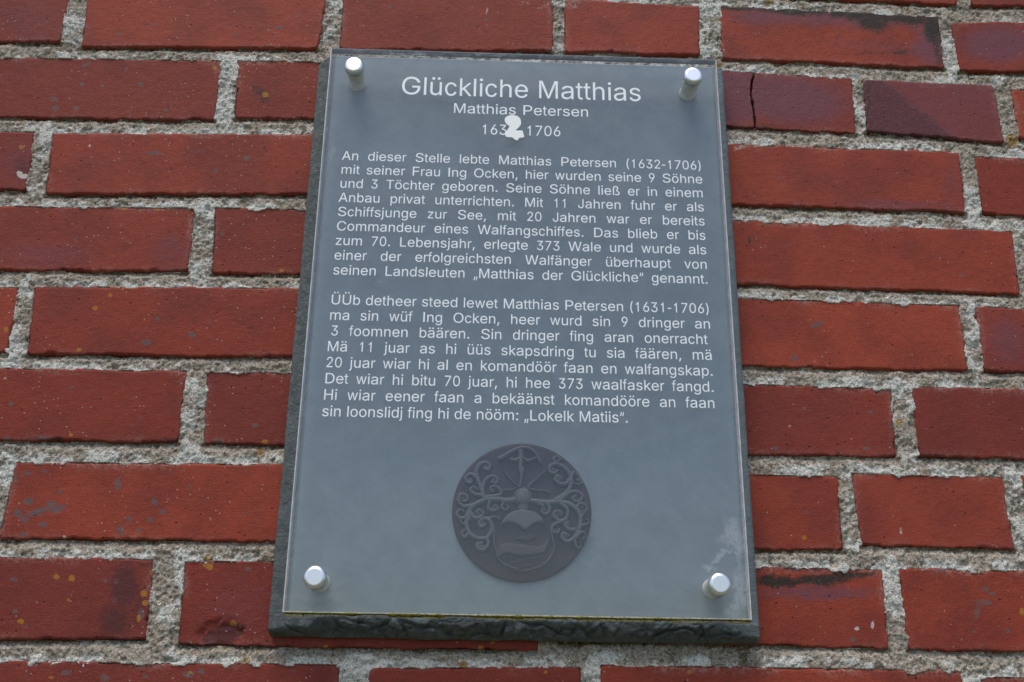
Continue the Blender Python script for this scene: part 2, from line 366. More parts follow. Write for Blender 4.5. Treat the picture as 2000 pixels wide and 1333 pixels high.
s_('grey', (30,935,5,11), (55,980,12,8), (100,985,13,10), (48,1015,9,8), (230,945,8,13,0,.9), (302,980,8,8), (292,1016,7,7), (235,1036,7,11), (318,1000,8,5), (82,1024,12,7), (119,962,6,6), (54,924,9,5), (88,920,8,4),(75,1000,26,9,-12),(110,995,22,7,-18),(35,1003,10,10),(45,1045,9,6),(252,1014,7,6),(270,1035,6,5),
   (104,193,9,5),(148,212,7,6),(107,212,8,6),(160,165,5,5),(275,165,6,6),(200,168,5,4),(247,135,5,5),(168,127,11,4,-20),(323,215,5,5),
   (170,54,8,3,20),(230,68,5,4),(545,56,9,4),(462,70,8,3,30),(583,34,7,3),(300,50,5,3),
   (480,310,7,6),(500,1015,6,3),(420,335,6,4),(300,300,22,5,-5,.8),(380,296,24,4,0,.7),
   (1597,633,17,5,-28,1.),(1553,700,9,6,0,.9),(1515,876,8,5),(1695,877,9,4),(1385,905,4,4),(1740,830,7,10,0,.7),(1700,805,5,5),(1572,798,5,4),
   (1924,1151,9,5),(1921,1178,22,9,-10,.8),(1908,1198,8,16,20,.8),(1937,1160,8,4),(1904,1235,6,4),(1968,1233,6,5),(1840,1115,12,4),(1930,1112,12,4),(1665,1250,6,7),(1790,1268,14,4),
   (205,1323,10,8),(130,1315,12,6),(370,1318,14,8),(395,1312,8,7),(285,1322,6,5),(575,1310,8,6,0,.8),(500,830,9,5),(520,868,8,4),(428,862,8,5),(85,855,9,5),(14,858,8,6),(22,790,7,5),(140,757,6,4),(308,625,6,5),(285,670,12,7),(375,655,9,6),(205,1135,6,5),(27,1132,10,4),(30,1195,6,6),(275,1200,7,12),(490,1150,.1,.1),(485,1112,7,6),(950,38,5,4),(760,15,6,3))
s_('orange', (187,603,6,5),(12,644,6,6),(42,288,6,5),(111,1128,7,6),(140,1130,7,7),(280,1160,8,7),(283,1178,7,6),(298,1119,7,7),(41,1215,7,6),(271,1208,5,8),(133,1172,4,3),(517,186,7,6),(420,134,5,5),(305,409,5,4),(243,407,6,4),(519,863,7,5),(507,880,8,4),(140,850,5,4),(216,578,5,4),(101,1324,5,4),(637,1263,5,4),(962,1255,5,4),(940,1266,6,5),(1345,1313,5,4),(1572,1051,5,5),(1996,1195,6,8),(407,1106,11,7,20,.9),(372,1242,.1,.1),(373,1315,5,4),(378,932,3,3),(155,685,6,4),(550,528,5,4),(455,1218,8,6,0,.8),(1040,1300,.1,.1),(1067,1313,4,4))
s_('white', (44,344,12,5,0,1.),(38,338,6,4),(1760,1037,4,9,0,.7),(1673,1228,6,5,0,.9),(1703,1221,4,9,0,.9),(175,286,4,3,0,.8),(360,1181,.1,.1),(126,1049,5,3,0,.9),(11,740,4,3,0,.8),(1543,833,5,3,0,.7),(338,676,.1,.1),(951,22,3,9,10,.7),(1445,290,18,6,0,.6),(1480,286,22,4,0,.55),(1120,10,20,12,0,.5),(1200,5,40,5,0,.45),(1100,30,.1,.1),(1060,15,22,9,-30,.45),(1022,8,20,5,0,.45),(780,3,8,4,0,.4),(240,1049,.1,.1),(1725,760,14,4,0,.6),(1744,775,5,22,0,.5),(1990,520,5,60,-5,.35))
ST = [t for t in ST if t[2] > .5]
KINDS = ('soot', 'purple', 'dirt_dark', 'grey', 'orange', 'white')

def pl(poly, x):
    return np.interp(x, [p[0] for p in poly], [p[1] for p in poly])
def pxof(X, Z):
    q = np.stack([X-CL[0], np.full_like(X, FACE-CL[1]), Z-CL[2]], -1) @ RM
    return 1000+FOC*q[..., 0]/-q[..., 2], 666.5-FOC*q[..., 1]/-q[..., 2]
bricks = []
for ri, r in enumerate(ROWS):
    ends = [(XL, XL)]; ls = []
    js = r['j']
    for k in range(len(js)+1):
        lt, lb = (XL, XL) if k == 0 else js[k-1][2:]
        rt, rb = (XR, XR) if k == len(js) else js[k][:2]
        if rt-lt < 60: continue
        e = 6
        px = [(lt, pl(r['top'], lt+e)), (rt, pl(r['top'], rt-e)), (rb, pl(r['bot'], rb-e)), (lb, pl(r['bot'], lb+e))]
        bricks.append(dict(row=ri, k=k, px=px, c=[at(x, y, FACE) for x, y in px]))

wall = bpy.data.objects.new('brick_wall', None); COL.objects.link(wall)
wall.location = (0, 0, 0); wall.empty_display_size = 0.1
wall['label'] = 'old red brick wall with wide crumbly pale mortar joints behind the slate plaque'
wall['category'] = 'wall'

def brick_at(px, py):
    for b in bricks:
        xs = [p[0] for p in b['px']]; ys = [p[1] for p in b['px']]
        if min(xs) < px < max(xs) and min(ys)+3 < py < max(ys)-3: return b
    return None
SPECIAL = {}
def spec(px, py, **k):
    b = brick_at(px, py)
    if b: SPECIAL[id(b)] = k
spec(1500, 200, label='purplish brick split by a dark vertical crack beside the plaque corner', crack=True, cell=0.00045, tone=.5)
spec(1620, 70, label='brick with a black sooty crust along its top edge', tone=.75, cell=.0009)
spec(1600, 1180, label='brick with a black burnt band near its top', tone=.75, cell=.0009)
spec(1820, 220, label='purple brown brick with a dark slanting corner', tone=.35, cell=.0009, diag=True)
spec(1950, 90, label='purplish brick with a glazed sunken face', tone=.4)
spec(440, 1180, label='dark red brick with a chipped brown hollow at its lower edge', tone=.15, chip=True, cell=.0009)
spec(200, 1180, label='red brick with a dark smoky blotch at its right end', tone=.3)
spec(250, 980, label='red brick speckled with grey lichen discs', tone=.8)
TONES = {}
rt_ = random.Random(11)
CRACK = [(1474,143),(1468,165),(1466,185),(1470,205),(1473,222),(1475,240),(1476,250)]
CRP = np.array([at(x, y, FACE) for x, y in CRACK])
for bi, b in enumerate(bricks):
    sp = SPECIAL.get(id(b), {})
    tl, tr, br, bl = b['c']
    L = (np.linalg.norm(tr-tl)+np.linalg.norm(br-bl))/2; H = (np.linalg.norm(tl-bl)+np.linalg.norm(tr-br))/2
    cell = sp.get('cell', 0.00115)
    cx = np.mean([p[0] for p in b['px']]); cy = np.mean([p[1] for p in b['px']])
    vis = -40 < cx+0 < 2040 or abs(cx-1000) < 1000+L*1400
    nu = int(L/cell)+2; nv = int(H/cell)+2
    u, v = np.meshgrid(np.linspace(0, 1, nu), np.linspace(0, 1, nv))
    X = (tl[0]*(1-u)+tr[0]*u)*v+(bl[0]*(1-u)+br[0]*u)*(1-v)
    Z = (tl[1]*(1-u)+tr[1]*u)*v+(bl[1]*(1-u)+br[1]*u)*(1-v)
    # outline wander
    seed = 100+bi*13
    ez = (fbm(X, X*0, 0.035, seed)-.5)*0.0016*(1-v)+(fbm(X, X*0+1, 0.04, seed+1)-.5)*0.0014*v
    Z = Z+ez*1.4
    Xs = X+(fbm(Z, Z*0, 0.03, seed+2)-.5)*0.002
    ax = np.abs(u-.5)*L; az = np.abs(v-.5)*H
    rc = 0.0030
    qx = np.maximum(ax-(L/2-rc), 0); qz = np.maximum(az-(H/2-rc), 0)
    d = rc-np.hypot(qx, qz)
    d = np.where((qx > 0) | (qz > 0), d, np.minimum(L/2-ax, H/2-az))
    d = d+0.0002
    rag = (fbm(X, Z, 0.006, seed+3, 4, .6)-.42)*0.0024+np.maximum(fbm(X, Z, 0.014, seed+8, 3, .6)-.62, 0)*.007
    rag *= np.where(v < .5, 1.0, .6)
    dd = d-np.maximum(rag, -0.0002)
    rr = 0.0011
    t = np.clip((rr-dd)/rr, 0, 1.0)
    rec = rr*(1-np.sqrt(np.maximum(0, 1-t*t)))+np.where(dd < 0, 0.0015-2.0*np.maximum(dd, -.002), 0)
    Y = rec
    Y = Y+(fbm(X, Z, 0.05, seed+4)-.5)*0.0008+(fbm(X, Z, 0.004, seed+5)-.5)*0.00025+(vn(X, Z, 0.0016, seed+6)-.5)*0.00012
    face = FACE-0.0012+rt_.random()*0.0014
    if abs(cx-1000) < 420 and 100 < cy < 1250: face = FACE
    Y = Y+face+(u-.5)*rt_.uniform(-.0006, .0006)
    PX, PY = pxof(X, Z)
    A = {}
    for kd in KINDS: A[kd] = np.zeros_like(X)
    x0, x1, y0, y1 = PX.min(), PX.max(), PY.min(), PY.max()
    wx = (fbm(X, Z, 0.006, 900, 3)-.5)*12; wz = (fbm(X, Z, 0.006, 950, 3)-.5)*12
    for (sx, sy, rx, ry, rot, kd, st) in ST:
        m_ = max(rx, ry)*1.6
        if sx+m_ < x0 or sx-m_ > x1 or sy+m_ < y0 or sy-m_ > y1: continue
        if kd in ('purple', 'dirt_dark', 'soot') and not (x0-12 < sx < x1+12 and y0-8 < sy < y1+8): continue
        k = min(1, max(rx, ry)/25)
        dx = PX-sx+wx*k; dy = PY-sy+wz*k
        c_, s__ = math.cos(R(rot)), math.sin(R(rot))
        e = np.hypot((dx*c_+dy*s__)/rx, (-dx*s__+dy*c_)/ry)
        val = st*(1-ss(.2, 1.8, e)) if kd == 'soot' else st*(1-ss(.55, 1.45, e)) if kd in ('grey', 'orange', 'white') else st*(1-ss(.2, 1.5, e))
        A[kd] = np.maximum(A[kd], val) if kd != 'purple' else 1-(1-np.clip(A[kd], 0, 1))*(1-np.clip(val, 0, 1)*.9)
    A['bloom'] = (1-ss(.0008, .0075, d))*ss(.42, .68, fbm(X, Z, .03, seed+20, 3, .6))*np.where(v > .5, 1., .5)
    if sp.get('diag'):
        (ax_, ay_), (bx_, by_) = (1728, 160), (1880, 282)
        sd_ = ((PX-ax_)*(by_-ay_)-(PY-ay_)*(bx_-ax_))/math.hypot(bx_-ax_, by_-ay_)+wx*.6
        low = 1-ss(-10, 14, sd_)
        A['purple'] = np.maximum(.50+.25*(fbm(X, Z, .02, 91)-.5), 1.3*low); A['dirt_dark'] = np.maximum(A['dirt_dark'], .62*low)
    if sp.get('crack'):
        D = np.full_like(X, 1.0)
        for (a, c2) in zip(CRP[:-1], CRP[1:]):
            ab = c2-a; tt = np.clip(((X-a[0])*ab[0]+(Z-a[1])*ab[1])/(ab@ab), 0, 1)
            D = np.minimum(D, np.hypot(X-a[0]-ab[0]*tt, Z-a[1]-ab[1]*tt))
        D = D+(fbm(X, Z, .003, 77, 4, .7)-.5)*.0018
        Y = Y+0.008*(1-ss(0.0004, 0.0009, D)); A['dirt_dark'] = np.maximum(A['dirt_dark'], 1.2*(1-ss(.0005, .0012, D)))  # the crack's inner shade is also put into the colour
    if sp.get('chip'):
        cpx = at(432, 1240, FACE); e = np.hypot((X-cpx[0])/0.0155, (Z-cpx[1])/0.010)+(fbm(X, Z, .005, 78)-.5)*.6
        Y = Y+0.0020*(1-ss(.55, 1.15, e))+(fbm(X, Z, .003, 79)-.5)*.001*(e < 1)
    V = np.stack([Xs, Y, Z], -1).reshape(-1, 3)
    V2, F, ring = skirt(V, grid_faces(nu, nv), nu, nv, FACE+0.045)
    me = mesh('brick', V2, F)
    ns = len(V2)-len(V)
    for kd in KINDS+('bloom',): attr(me, kd, np.concatenate([A[kd].ravel(), np.zeros(ns)]))
    o = link('brick', me, wall, [MB])
    tone = sp.get('tone')
    if tone is None: tone = np.clip(rt_.uniform(.1, .9)+(.12 if cx > 1000 else -.05), 0, 1)  # right side lighter, left darker: sky sheen put into the base colour
    o['tone'] = float(tone)
    o['plum'] = float(max(0, rt_.uniform(-.3, .4)))
    o['age'] = float(np.clip((1 if cx < 900 else .22)*rt_.uniform(.6, 1.1)+(.25 if cy > 1250 else 0), 0, 1))
    if 'label' in sp: o['label'] = sp['label']
    b['face'] = face

# ---------------------------------------------------------------- mortar: one continuous pointed bed between all the bricks
c = 0.0008
xs = np.arange(-0.52, 0.60, c); zs = np.arange(-0.175, 0.575, c)
X, Z = np.meshgrid(xs, zs)
din = np.full(X.shape, -0.05); db = np.full(X.shape, 0.03); dt = np.full(X.shape, 0.03); dS = np.full(X.shape, .03); KI = np.zeros(X.shape)
for b in bricks:
    tl, tr, br, bl = b['c']
    x0 = min(tl[0], bl[0])-.03; x1 = max(tr[0], br[0])+.03; z0 = min(bl[1], br[1])-.03; z1 = max(tl[1], tr[1])+.03
    i0, i1 = np.searchsorted(xs, [x0, x1]); j0, j1 = np.searchsorted(zs, [z0, z1])
    if i1 <= i0 or j1 <= j0: continue
    x = X[j0:j1, i0:i1]; z = Z[j0:j1, i0:i1]
    def hp(a, c2):   # distance to the left of the directed edge
        e = c2-a; e = e/np.linalg.norm(e); return (x-a[0])*-e[1]+(z-a[1])*e[0]
    eb, er, et, el = hp(bl, br), hp(br, tr), hp(tr, tl), hp(tl, bl)
    inn = np.minimum(np.minimum(eb, et), np.minimum(er, el))
    din[j0:j1, i0:i1] = np.maximum(din[j0:j1, i0:i1], inn)
    side = np.minimum(er, el)
    q = np.where((eb < 0) & (side > -.0015), -eb, .03); db[j0:j1, i0:i1] = np.minimum(db[j0:j1, i0:i1], q)
    q = np.where((et < 0) & (side > -.0015), -et, .03); dt[j0:j1, i0:i1] = np.minimum(dt[j0:j1, i0:i1], q)
    KI[j0:j1, i0:i1] = np.where(inn > 0, np.where((et <= side) & (et <= eb), 1.0, np.where((eb <= side), 0.0, .75)), KI[j0:j1, i0:i1])
    dS[j0:j1, i0:i1] = np.minimum(dS[j0:j1, i0:i1], np.where(inn > 0, np.where(et < side, et, .03), .03))
headj = (db > .02) & (dt > .02) & (din <= 0)
s = np.where(db > .02, .75, np.where(dt > .02, np.minimum(db/.008, 1), db/(db+dt+1e-6)))
def blur(a, n):
    for _ in range(n):
        a = a.copy(); a[1:-1, 1:-1] = (a[1:-1, 1:-1]*2+a[:-2, 1:-1]+a[2:, 1:-1]+a[1:-1, :-2]+a[1:-1, 2:])/6
    return a
s = np.where(din > 0, KI, s)
s = blur(s, 2)
n8 = fbm(X, Z, .016, 1, 3); n3 = fbm(X, Z, .005, 2, 3, .6); n1 = fbm(X, Z, .0022, 3, 2, .6)
clump = ss(.50, .68, fbm(X, Z, .011, 4, 3, .6))
dep = 0.0026*(1-ss(.0, .42, s))+0.0005
dep += (n8-.5)*.0022+(n3-.5)*.0022+(n1-.5)*.0026
dep -= clump*0.0012*ss(.2, .8, s)
pit_ = ss(.68, .80, fbm(X, Z, .007, 44, 3, .65)); dep += pit_*.0016
dep = np.maximum(dep, -0.0006)
smear = 0.0004+0.0034*np.clip((fbm(X, Z, .009, 5, 3, .65)-.50)*3.2, 0, 1)
smear = np.where(dS < .02, smear*.9, smear*np.where(s < .2, .12, .6))     # it runs down over the upper arris of the brick below
under = ss(0, 1, (din-smear)/.0012)
mY = FACE-.0003+dep*np.where(din > 0, .35, 1)+under*.010
mY = np.where(din > 0, mY-0.0004*(1-under), mY)
lime = -.14+.34*ss(.42, .62, fbm(X, Z, .022, 16, 3))+.85*ss(.35, 1.0, s)*ss(.35, .62, fbm(X, Z, .013, 6, 3))+.35*clump*ss(.2, .7, s)+(n3-.5)*.3+np.where((din > 0) & (dS < .02), .25, 0)
moss_shade = .62*(1-ss(.05, .42, s))*ss(.3, .6, fbm(X, Z, .05, 8, 2))+.1  # moss brown plus overhang shade, painted in below each upper brick
lime = np.where((din > -.0014) & (s < .35), -.6, lime)
lime = np.where(headj, lime*.8, lime)
PX, PY = pxof(X, Z)
# dark streak under the plaque and a brown band along its lower edge
dark_streak = np.exp(-((PX-1452)/16)**2)*np.where((PY > 1255) & (PY < 1302), 1.0, 0)
moss_shade = moss_shade+dark_streak*.7+np.where((PX > 1057) & (PX < 1490) & (PY > 1235), .55*(1-ss(1252, 1275, PY)), 0)
oran = np.zeros_like(X)
for (sx, sy, rx) in ((1975,276,16),(1755,826,9),(482,1291,9),(407,1091,9),(905,1300,12),(1404,128,8),(507,882,10),(1340,75,.1),(1067,1313,4),(1500,2,12),(1270,1262,.1)):
    oran = np.maximum(oran, 1-ss(.3, 1.4, np.hypot(PX-sx, PY-sy)/rx))
keepv = din < 0.0062
kf = keepv[:-1, :-1] | keepv[1:, 1:] | keepv[1:, :-1] | keepv[:-1, 1:]
F = grid_faces(X.shape[1], X.shape[0], kf)
used = np.zeros(X.size, bool); used[F.ravel()] = True
remap = np.cumsum(used)-1
jx = (hsh(np.floor(X/c), np.floor(Z/c), 50)-.5)*c*.5; jz = (hsh(np.floor(X/c), np.floor(Z/c), 51)-.5)*c*.5
V = np.stack([X+jx, mY, Z+jz], -1).reshape(-1, 3)[used]
me = mesh('mortar', V, remap[F])
for nm, a in (('lime', lime), ('moss_shade', moss_shade), ('orange', oran)): attr(me, nm, a.ravel()[used])
link('mortar', me, wall, [MM])
# core of the wall behind faces
me = mesh('core', *(lambda x0, x1, y0, y1, z0, z1: (np.array([(x, y, z) for x in (x0, x1) for y in (y0, y1) for z in (z0, z1)]),
     np.array([(0,1,3,2),(4,6,7,5),(0,4,5,1),(2,3,7,6),(0,2,6,4),(1,5,7,3)])))(-.515, .595, FACE+.012, FACE+.11, -.17, .57), smooth=False)
for nm in ('lime', 'moss_shade', 'orange'): attr(me, nm, np.zeros(8))
link('wall_core', me, wall, [MM])
# ================================================================ the plaque
plq = bpy.data.objects.new('memorial_plaque', None); COL.objects.link(plq)
plq.empty_display_size = 0.1
plq['label'] = 'grey slate plaque under clear acrylic with white lettering, screwed to the red brick wall'
plq['category'] = 'plaque'
AW, AH = 0.297, 0.420
# ---- slate slab
sx0, sx1, sz0, sz1 = -.1605, .1585, -.0130, .4270
cell = .0008
nu = int((sx1-sx0)/cell)+1; nv = int((sz1-sz0)/cell)+1
X, Z = np.meshgrid(np.linspace(sx0, sx1, nu), np.linspace(sz0, sz1, nv))
dl = X-sx0; dr = sx1-X; dbm = Z-sz0; dtp = sz1-Z
# riven lower edge: conchoidal flakes falling back to the wall
fl = fbm(X, Z, .020, 301, 2); rid = np.abs(fbm(X*1.0, Z*1.8, .016, 302, 3)-.5)*2
w0 = .0165+(fbm(X, X*0, .03, 303)-.5)*.006
w0 = w0*(.25+.75*ss(0, .035, np.minimum(dl, dr)+(fbm(X, Z, .012, 320)-.5)*.012))
t = np.clip((w0-dbm)/np.maximum(w0, 1e-4), 0, 1)
drop = t**2.4*.0095
cre = 1-ss(0, .10, np.abs(fbm(X+Z*.6, Z*1.5, .022, 311, 2)-.5)*2); cre2 = 1-ss(0, .09, np.abs(fbm(X-Z*.8, Z*1.2, .013, 312, 2)-.5)*2)
def facets(X, Z, cw, chh, seed):
    wxx = X+(fbm(X, Z, .012, seed)-.5)*.010; wzz = Z+(fbm(X, Z, .012, seed+1)-.5)*.006
    ix = np.floor(wxx/cw); iz = np.floor(wzz/chh); best = np.full(X.shape, 9.); out = np.zeros(X.shape); sec = np.full(X.shape, 9.)
    for a in (-1, 0, 1):
        for b_ in (-1, 0, 1):
            jx = ix+a; jz = iz+b_
            px_ = (jx+hsh(jx, jz, seed+2)); pz_ = (jz+hsh(jx, jz, seed+3))
            dx = wxx/cw-px_; dz = wzz/chh-pz_; d = dx*dx+dz*dz
            h = (hsh(jx, jz, seed+4)-.5)*1.2+dx*(hsh(jx, jz, seed+5)-.5)*3.0+dz*(hsh(jx, jz, seed+6)-.5)*3.0
            nb = d < best; sec = np.where(nb, best, np.minimum(sec, d)); out = np.where(nb, h, out); best = np.where(nb, d, best)
    return out, 1-ss(0, .08, np.sqrt(sec)-np.sqrt(best))
mk_ = dbm < .03
fa = np.zeros_like(X); fe = np.zeros_like(X)
rws = int(mk_[:, 0].sum())
fa[:rws], fe[:rws] = facets(X[:rws], Z[:rws], .017, .008, 340)
fb, _ = facets(X[:rws], Z[:rws], .006, .004, 360)
fa[:rws] = fa[:rws]*.0011+fb*.0007
flake = fa+(fl-.5)*.007+(rid-.3)*.003+cre*.0026+cre2*.0018
rv = ss(.03, .5, t)
Y = SLATE+drop+flake*rv*(1-ss(.75, 1., t)*.5)
# left edge lightly dressed
tl_ = np.clip((.0025+(fbm(Z, Z*0, .02, 305)-.5)*.003-dl)/.005, 0, 1); Y = Y+tl_**1.5*.0022
tr_ = np.clip((.0022-dr)/.0022, 0, 1); Y = Y+tr_**1.5*.0012
Y = Y+(fbm(X, Z, .05, 306, 3)-.5)*.0007+(fbm(X, Z, .004, 307, 2)-.5)*.00012
Y = np.minimum(Y, FACE-.0022)
Xn = X.copy(); Zn = Z.copy()
e = fbm(Z, Z*0, .02, 308, 4, .6)-.5
Xn += np.where(dl < .003, e*.0014, 0)+np.where(dr < .003, (fbm(Z, Z*0, .015, 309, 3)-.5)*.0008, 0)
Zn += np.where(dbm < .003, (fbm(X, X*0, .02, 310, 3)-.5)*.0012, 0)
# broken upper left corner
cx_ = np.maximum(0, .0085-dl-dtp*1.0)
Xn += cx_*.5; Zn -= cx_*.5
V = np.stack([Xn, Y, Zn], -1).reshape(-1, 3)
V2, F, ring = skirt(V, grid_faces(nu, nv), nu, nv, FACE-.0014)
me = mesh('slate_panel', V2, F); ns = len(V2)-len(V)
ledge = np.maximum((1-ss(.010, .0135, dl))*.85, (1-ss(.007, .0105, dr))*.45)  # side strips darker: shade of the angled edge plus weathering, put into colour
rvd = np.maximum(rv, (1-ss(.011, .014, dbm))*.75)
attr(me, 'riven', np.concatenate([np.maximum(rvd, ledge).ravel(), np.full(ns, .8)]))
attr(me, 'crease', np.concatenate([(rvd*np.maximum(fe*.6, cre*.6)*ss(.3, .6, fbm(X, Z, .02, 333))).ravel(), np.zeros(ns)]))
gm = np.zeros_like(X)
gm = np.maximum(gm, .5*(1-ss(.0, .004, dbm)))
attr(me, 'grime', np.concatenate([gm.ravel(), np.zeros(ns)]))
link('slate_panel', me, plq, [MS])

# ---- acrylic sheet
M_EDGE = plain('pale acrylic edge', (.52, .49, .50), .35, .5, nscale=160, col2=(.74, .70, .70))  # pale tint for the side edges and the back arris
M_TOPE = plain('slate-grey acrylic top edge', (.13, .145, .16), .15, .5, nscale=90, col2=(.16, .17, .18))  # opaque grey stands for slate mirrored in the edge, reflection painted on
x0, x1, z0, z1 = -AW/2, AW/2, 0, AH
cell = .0012
nu = int(AW/cell)+1; nv = int(AH/cell)+1
X, Z = np.meshgrid(np.linspace(x0, x1, nu), np.linspace(z0, z1, nv))
V = np.stack([X, X*0, Z], -1).reshape(-1, 3)
F = grid_faces(nu, nv)
me = mesh('acrylic_sheet', V, F, smooth=False)
gr = np.zeros_like(X)
def blob(px, py, rx, ry, rot, st):
    global gr
    q = at(px, py, 0.); k = .00042
    dx = (X-q[0])/k; dz = -(Z-q[1])/k
    dx = dx+(fbm(X, Z, .004, 61)-.5)*16; dz = dz+(fbm(X, Z, .004, 62)-.5)*16
    c_, s2 = math.cos(R(rot)), math.sin(R(rot))
    e = np.hypot((dx*c_+dz*s2)/rx, (-dx*s2+dz*c_)/ry); gr = np.maximum(gr, .8*st*(1-ss(.4, 1.4, e)))
for a in ((1430,1040,14,20,0,.45),(1440,1058,10,18,0,.4),(1418,1048,14,5,-20,.35),(1415,1077,7,5,0,.55),(1430,1078,10,3,0,.55),(1405,1090,14,3,-45,.5),(1385,1110,11,5,0,.5),
          (1440,1085,3,40,0,.25),(1445,1150,9,26,-15,.4),(1437,1175,8,22,20,.4),(1428,1195,12,12,0,.35),(1455,1140,8,20,0,.25),(650,1140,16,10,0,.15),(625,1165,40,9,0,.15),
          (641,965,3,14,0,.15),(648,300,4,24,0,.22),(1000,108,300,2,0,.25),(800,108,60,3,0,.5),(620,1150,20,7,0,.2)):
    blob(*a)
edge = np.minimum(np.minimum(X-x0, x1-X), np.minimum(Z-z0, z1-Z))
gr = gr+.12*(1-ss(0, .006, edge))*fbm(X, Z, .012, 63)
attr(me, 'grime', gr)
ac = link('acrylic_sheet', me, plq, [MA])
def quad(name, pts, mat, parent, smooth=False):
    return link(name, mesh(name, np.array(pts), np.array([[0, 1, 2, 3]]), smooth), parent, [mat])
# algae crust along the lower edge
M_ALG = plain('olive algae crust', (.045, .038, .006), .9, .1, nscale=420, col2=(.20, .19, .03), bump=(900, .0006))
M_CREAM = plain('cream lime crust', (.20, .19, .09), .9, .1, nscale=500, col2=(.62, .56, .44), bump=(900, .0006), lo=.3, hi=.6)
# back face, edges: sub-parts of the sheet (butted, the edges form a closed frame)
TH = .006
bm_ = []
def edge_strip(name, mat, a, b, inward, w=.0007):
    # a thin bar just inside the rim, from front to back
    (ax, az), (bx, bz) = a, b; ix, iz = inward
    v = []
    for (x, z) in ((ax, az), (bx, bz)):
        for (k, y) in ((0, .0002), (1, .0002), (1, TH), (0, TH)):
            v.append((x+ix*k*w, y, z+iz*k*w))
    f = [(0,1,2,3),(7,6,5,4),(0,4,5,1),(1,5,6,2),(2,6,7,3),(3,7,4,0)]
    return link(name, mesh(name, np.array(v), f, False), ac, [mat])
quad('back_face', [(x0, TH, z0), (x1, TH, z0), (x1, TH, z1), (x0, TH, z1)], MAB, ac)
edge_strip('side_edge', M_EDGE, (x0, z0), (x0, z1), (1, 0))
edge_strip('side_edge', M_EDGE, (x1, z0), (x1, z1), (-1, 0))
edge_strip('top_edge', M_TOPE, (x0+.0007, z1), (x1-.0007, z1), (0, -1))
edge_strip('bottom_edge', M_CREAM, (x0+.0007, z0), (x1-.0007, z0), (0, 1))
# whitish chipped arris along the back of the top edge
n = 500
xx = np.linspace(x0+.001, x1-.001, n); hgt = .0001+.0007*ss(.45, .7, fbm(xx, xx*0, .012, 71, 3, .6))
hgt *= np.where(xx < .06, 1, .5)
V = np.vstack([np.c_[xx, np.full(n, TH-.0002), np.full(n, z1-.0007)], np.c_[xx, np.full(n, TH-.0004), z1-.0007-hgt]])
F = np.array([(i+n, i+1+n, i+1, i) for i in range(n-1)])
link('arris', mesh('arris', V, F, False), ac, [M_EDGE])
def crust(name, mat, amp, seed, thr, y0, y1, zo, parent):
    n = 620; k = 9
    xx = np.linspace(x0+.0005, x1-.0005, n)
    a = amp*(.25+ss(thr, thr+.2, fbm(xx, xx*0, .018, seed, 4, .7))*(.6+.8*vn(xx, xx*0, .002, seed+3)))
    th = np.linspace(0, 2*math.pi, k, endpoint=False)
    V = []; 
    for i in range(n):
        r1 = a[i]*(.8+.4*vn(np.full(k, xx[i]), th*.001, .0011, seed+5))
        V.append(np.c_[np.full(k, xx[i]), (y0+y1)/2+(y1-y0)/2*np.cos(th), zo+r1*np.sin(th)])
    V = np.vstack(V)
    F = np.array([(i*k+j, i*k+(j+1) % k, (i+1)*k+(j+1) % k, (i+1)*k+j) for i in range(n-1) for j in range(k)])
    o = link(name, mesh(name, V, F), parent, [mat]); o['kind'] = 'stuff'; return o
crust('algae', M_ALG, .0009, 81, .42, -.0004, .005, -.0004, ac)
crust('lime_crust', M_CREAM, .0009, 85, .36, .002, .0068, -.0012, ac)

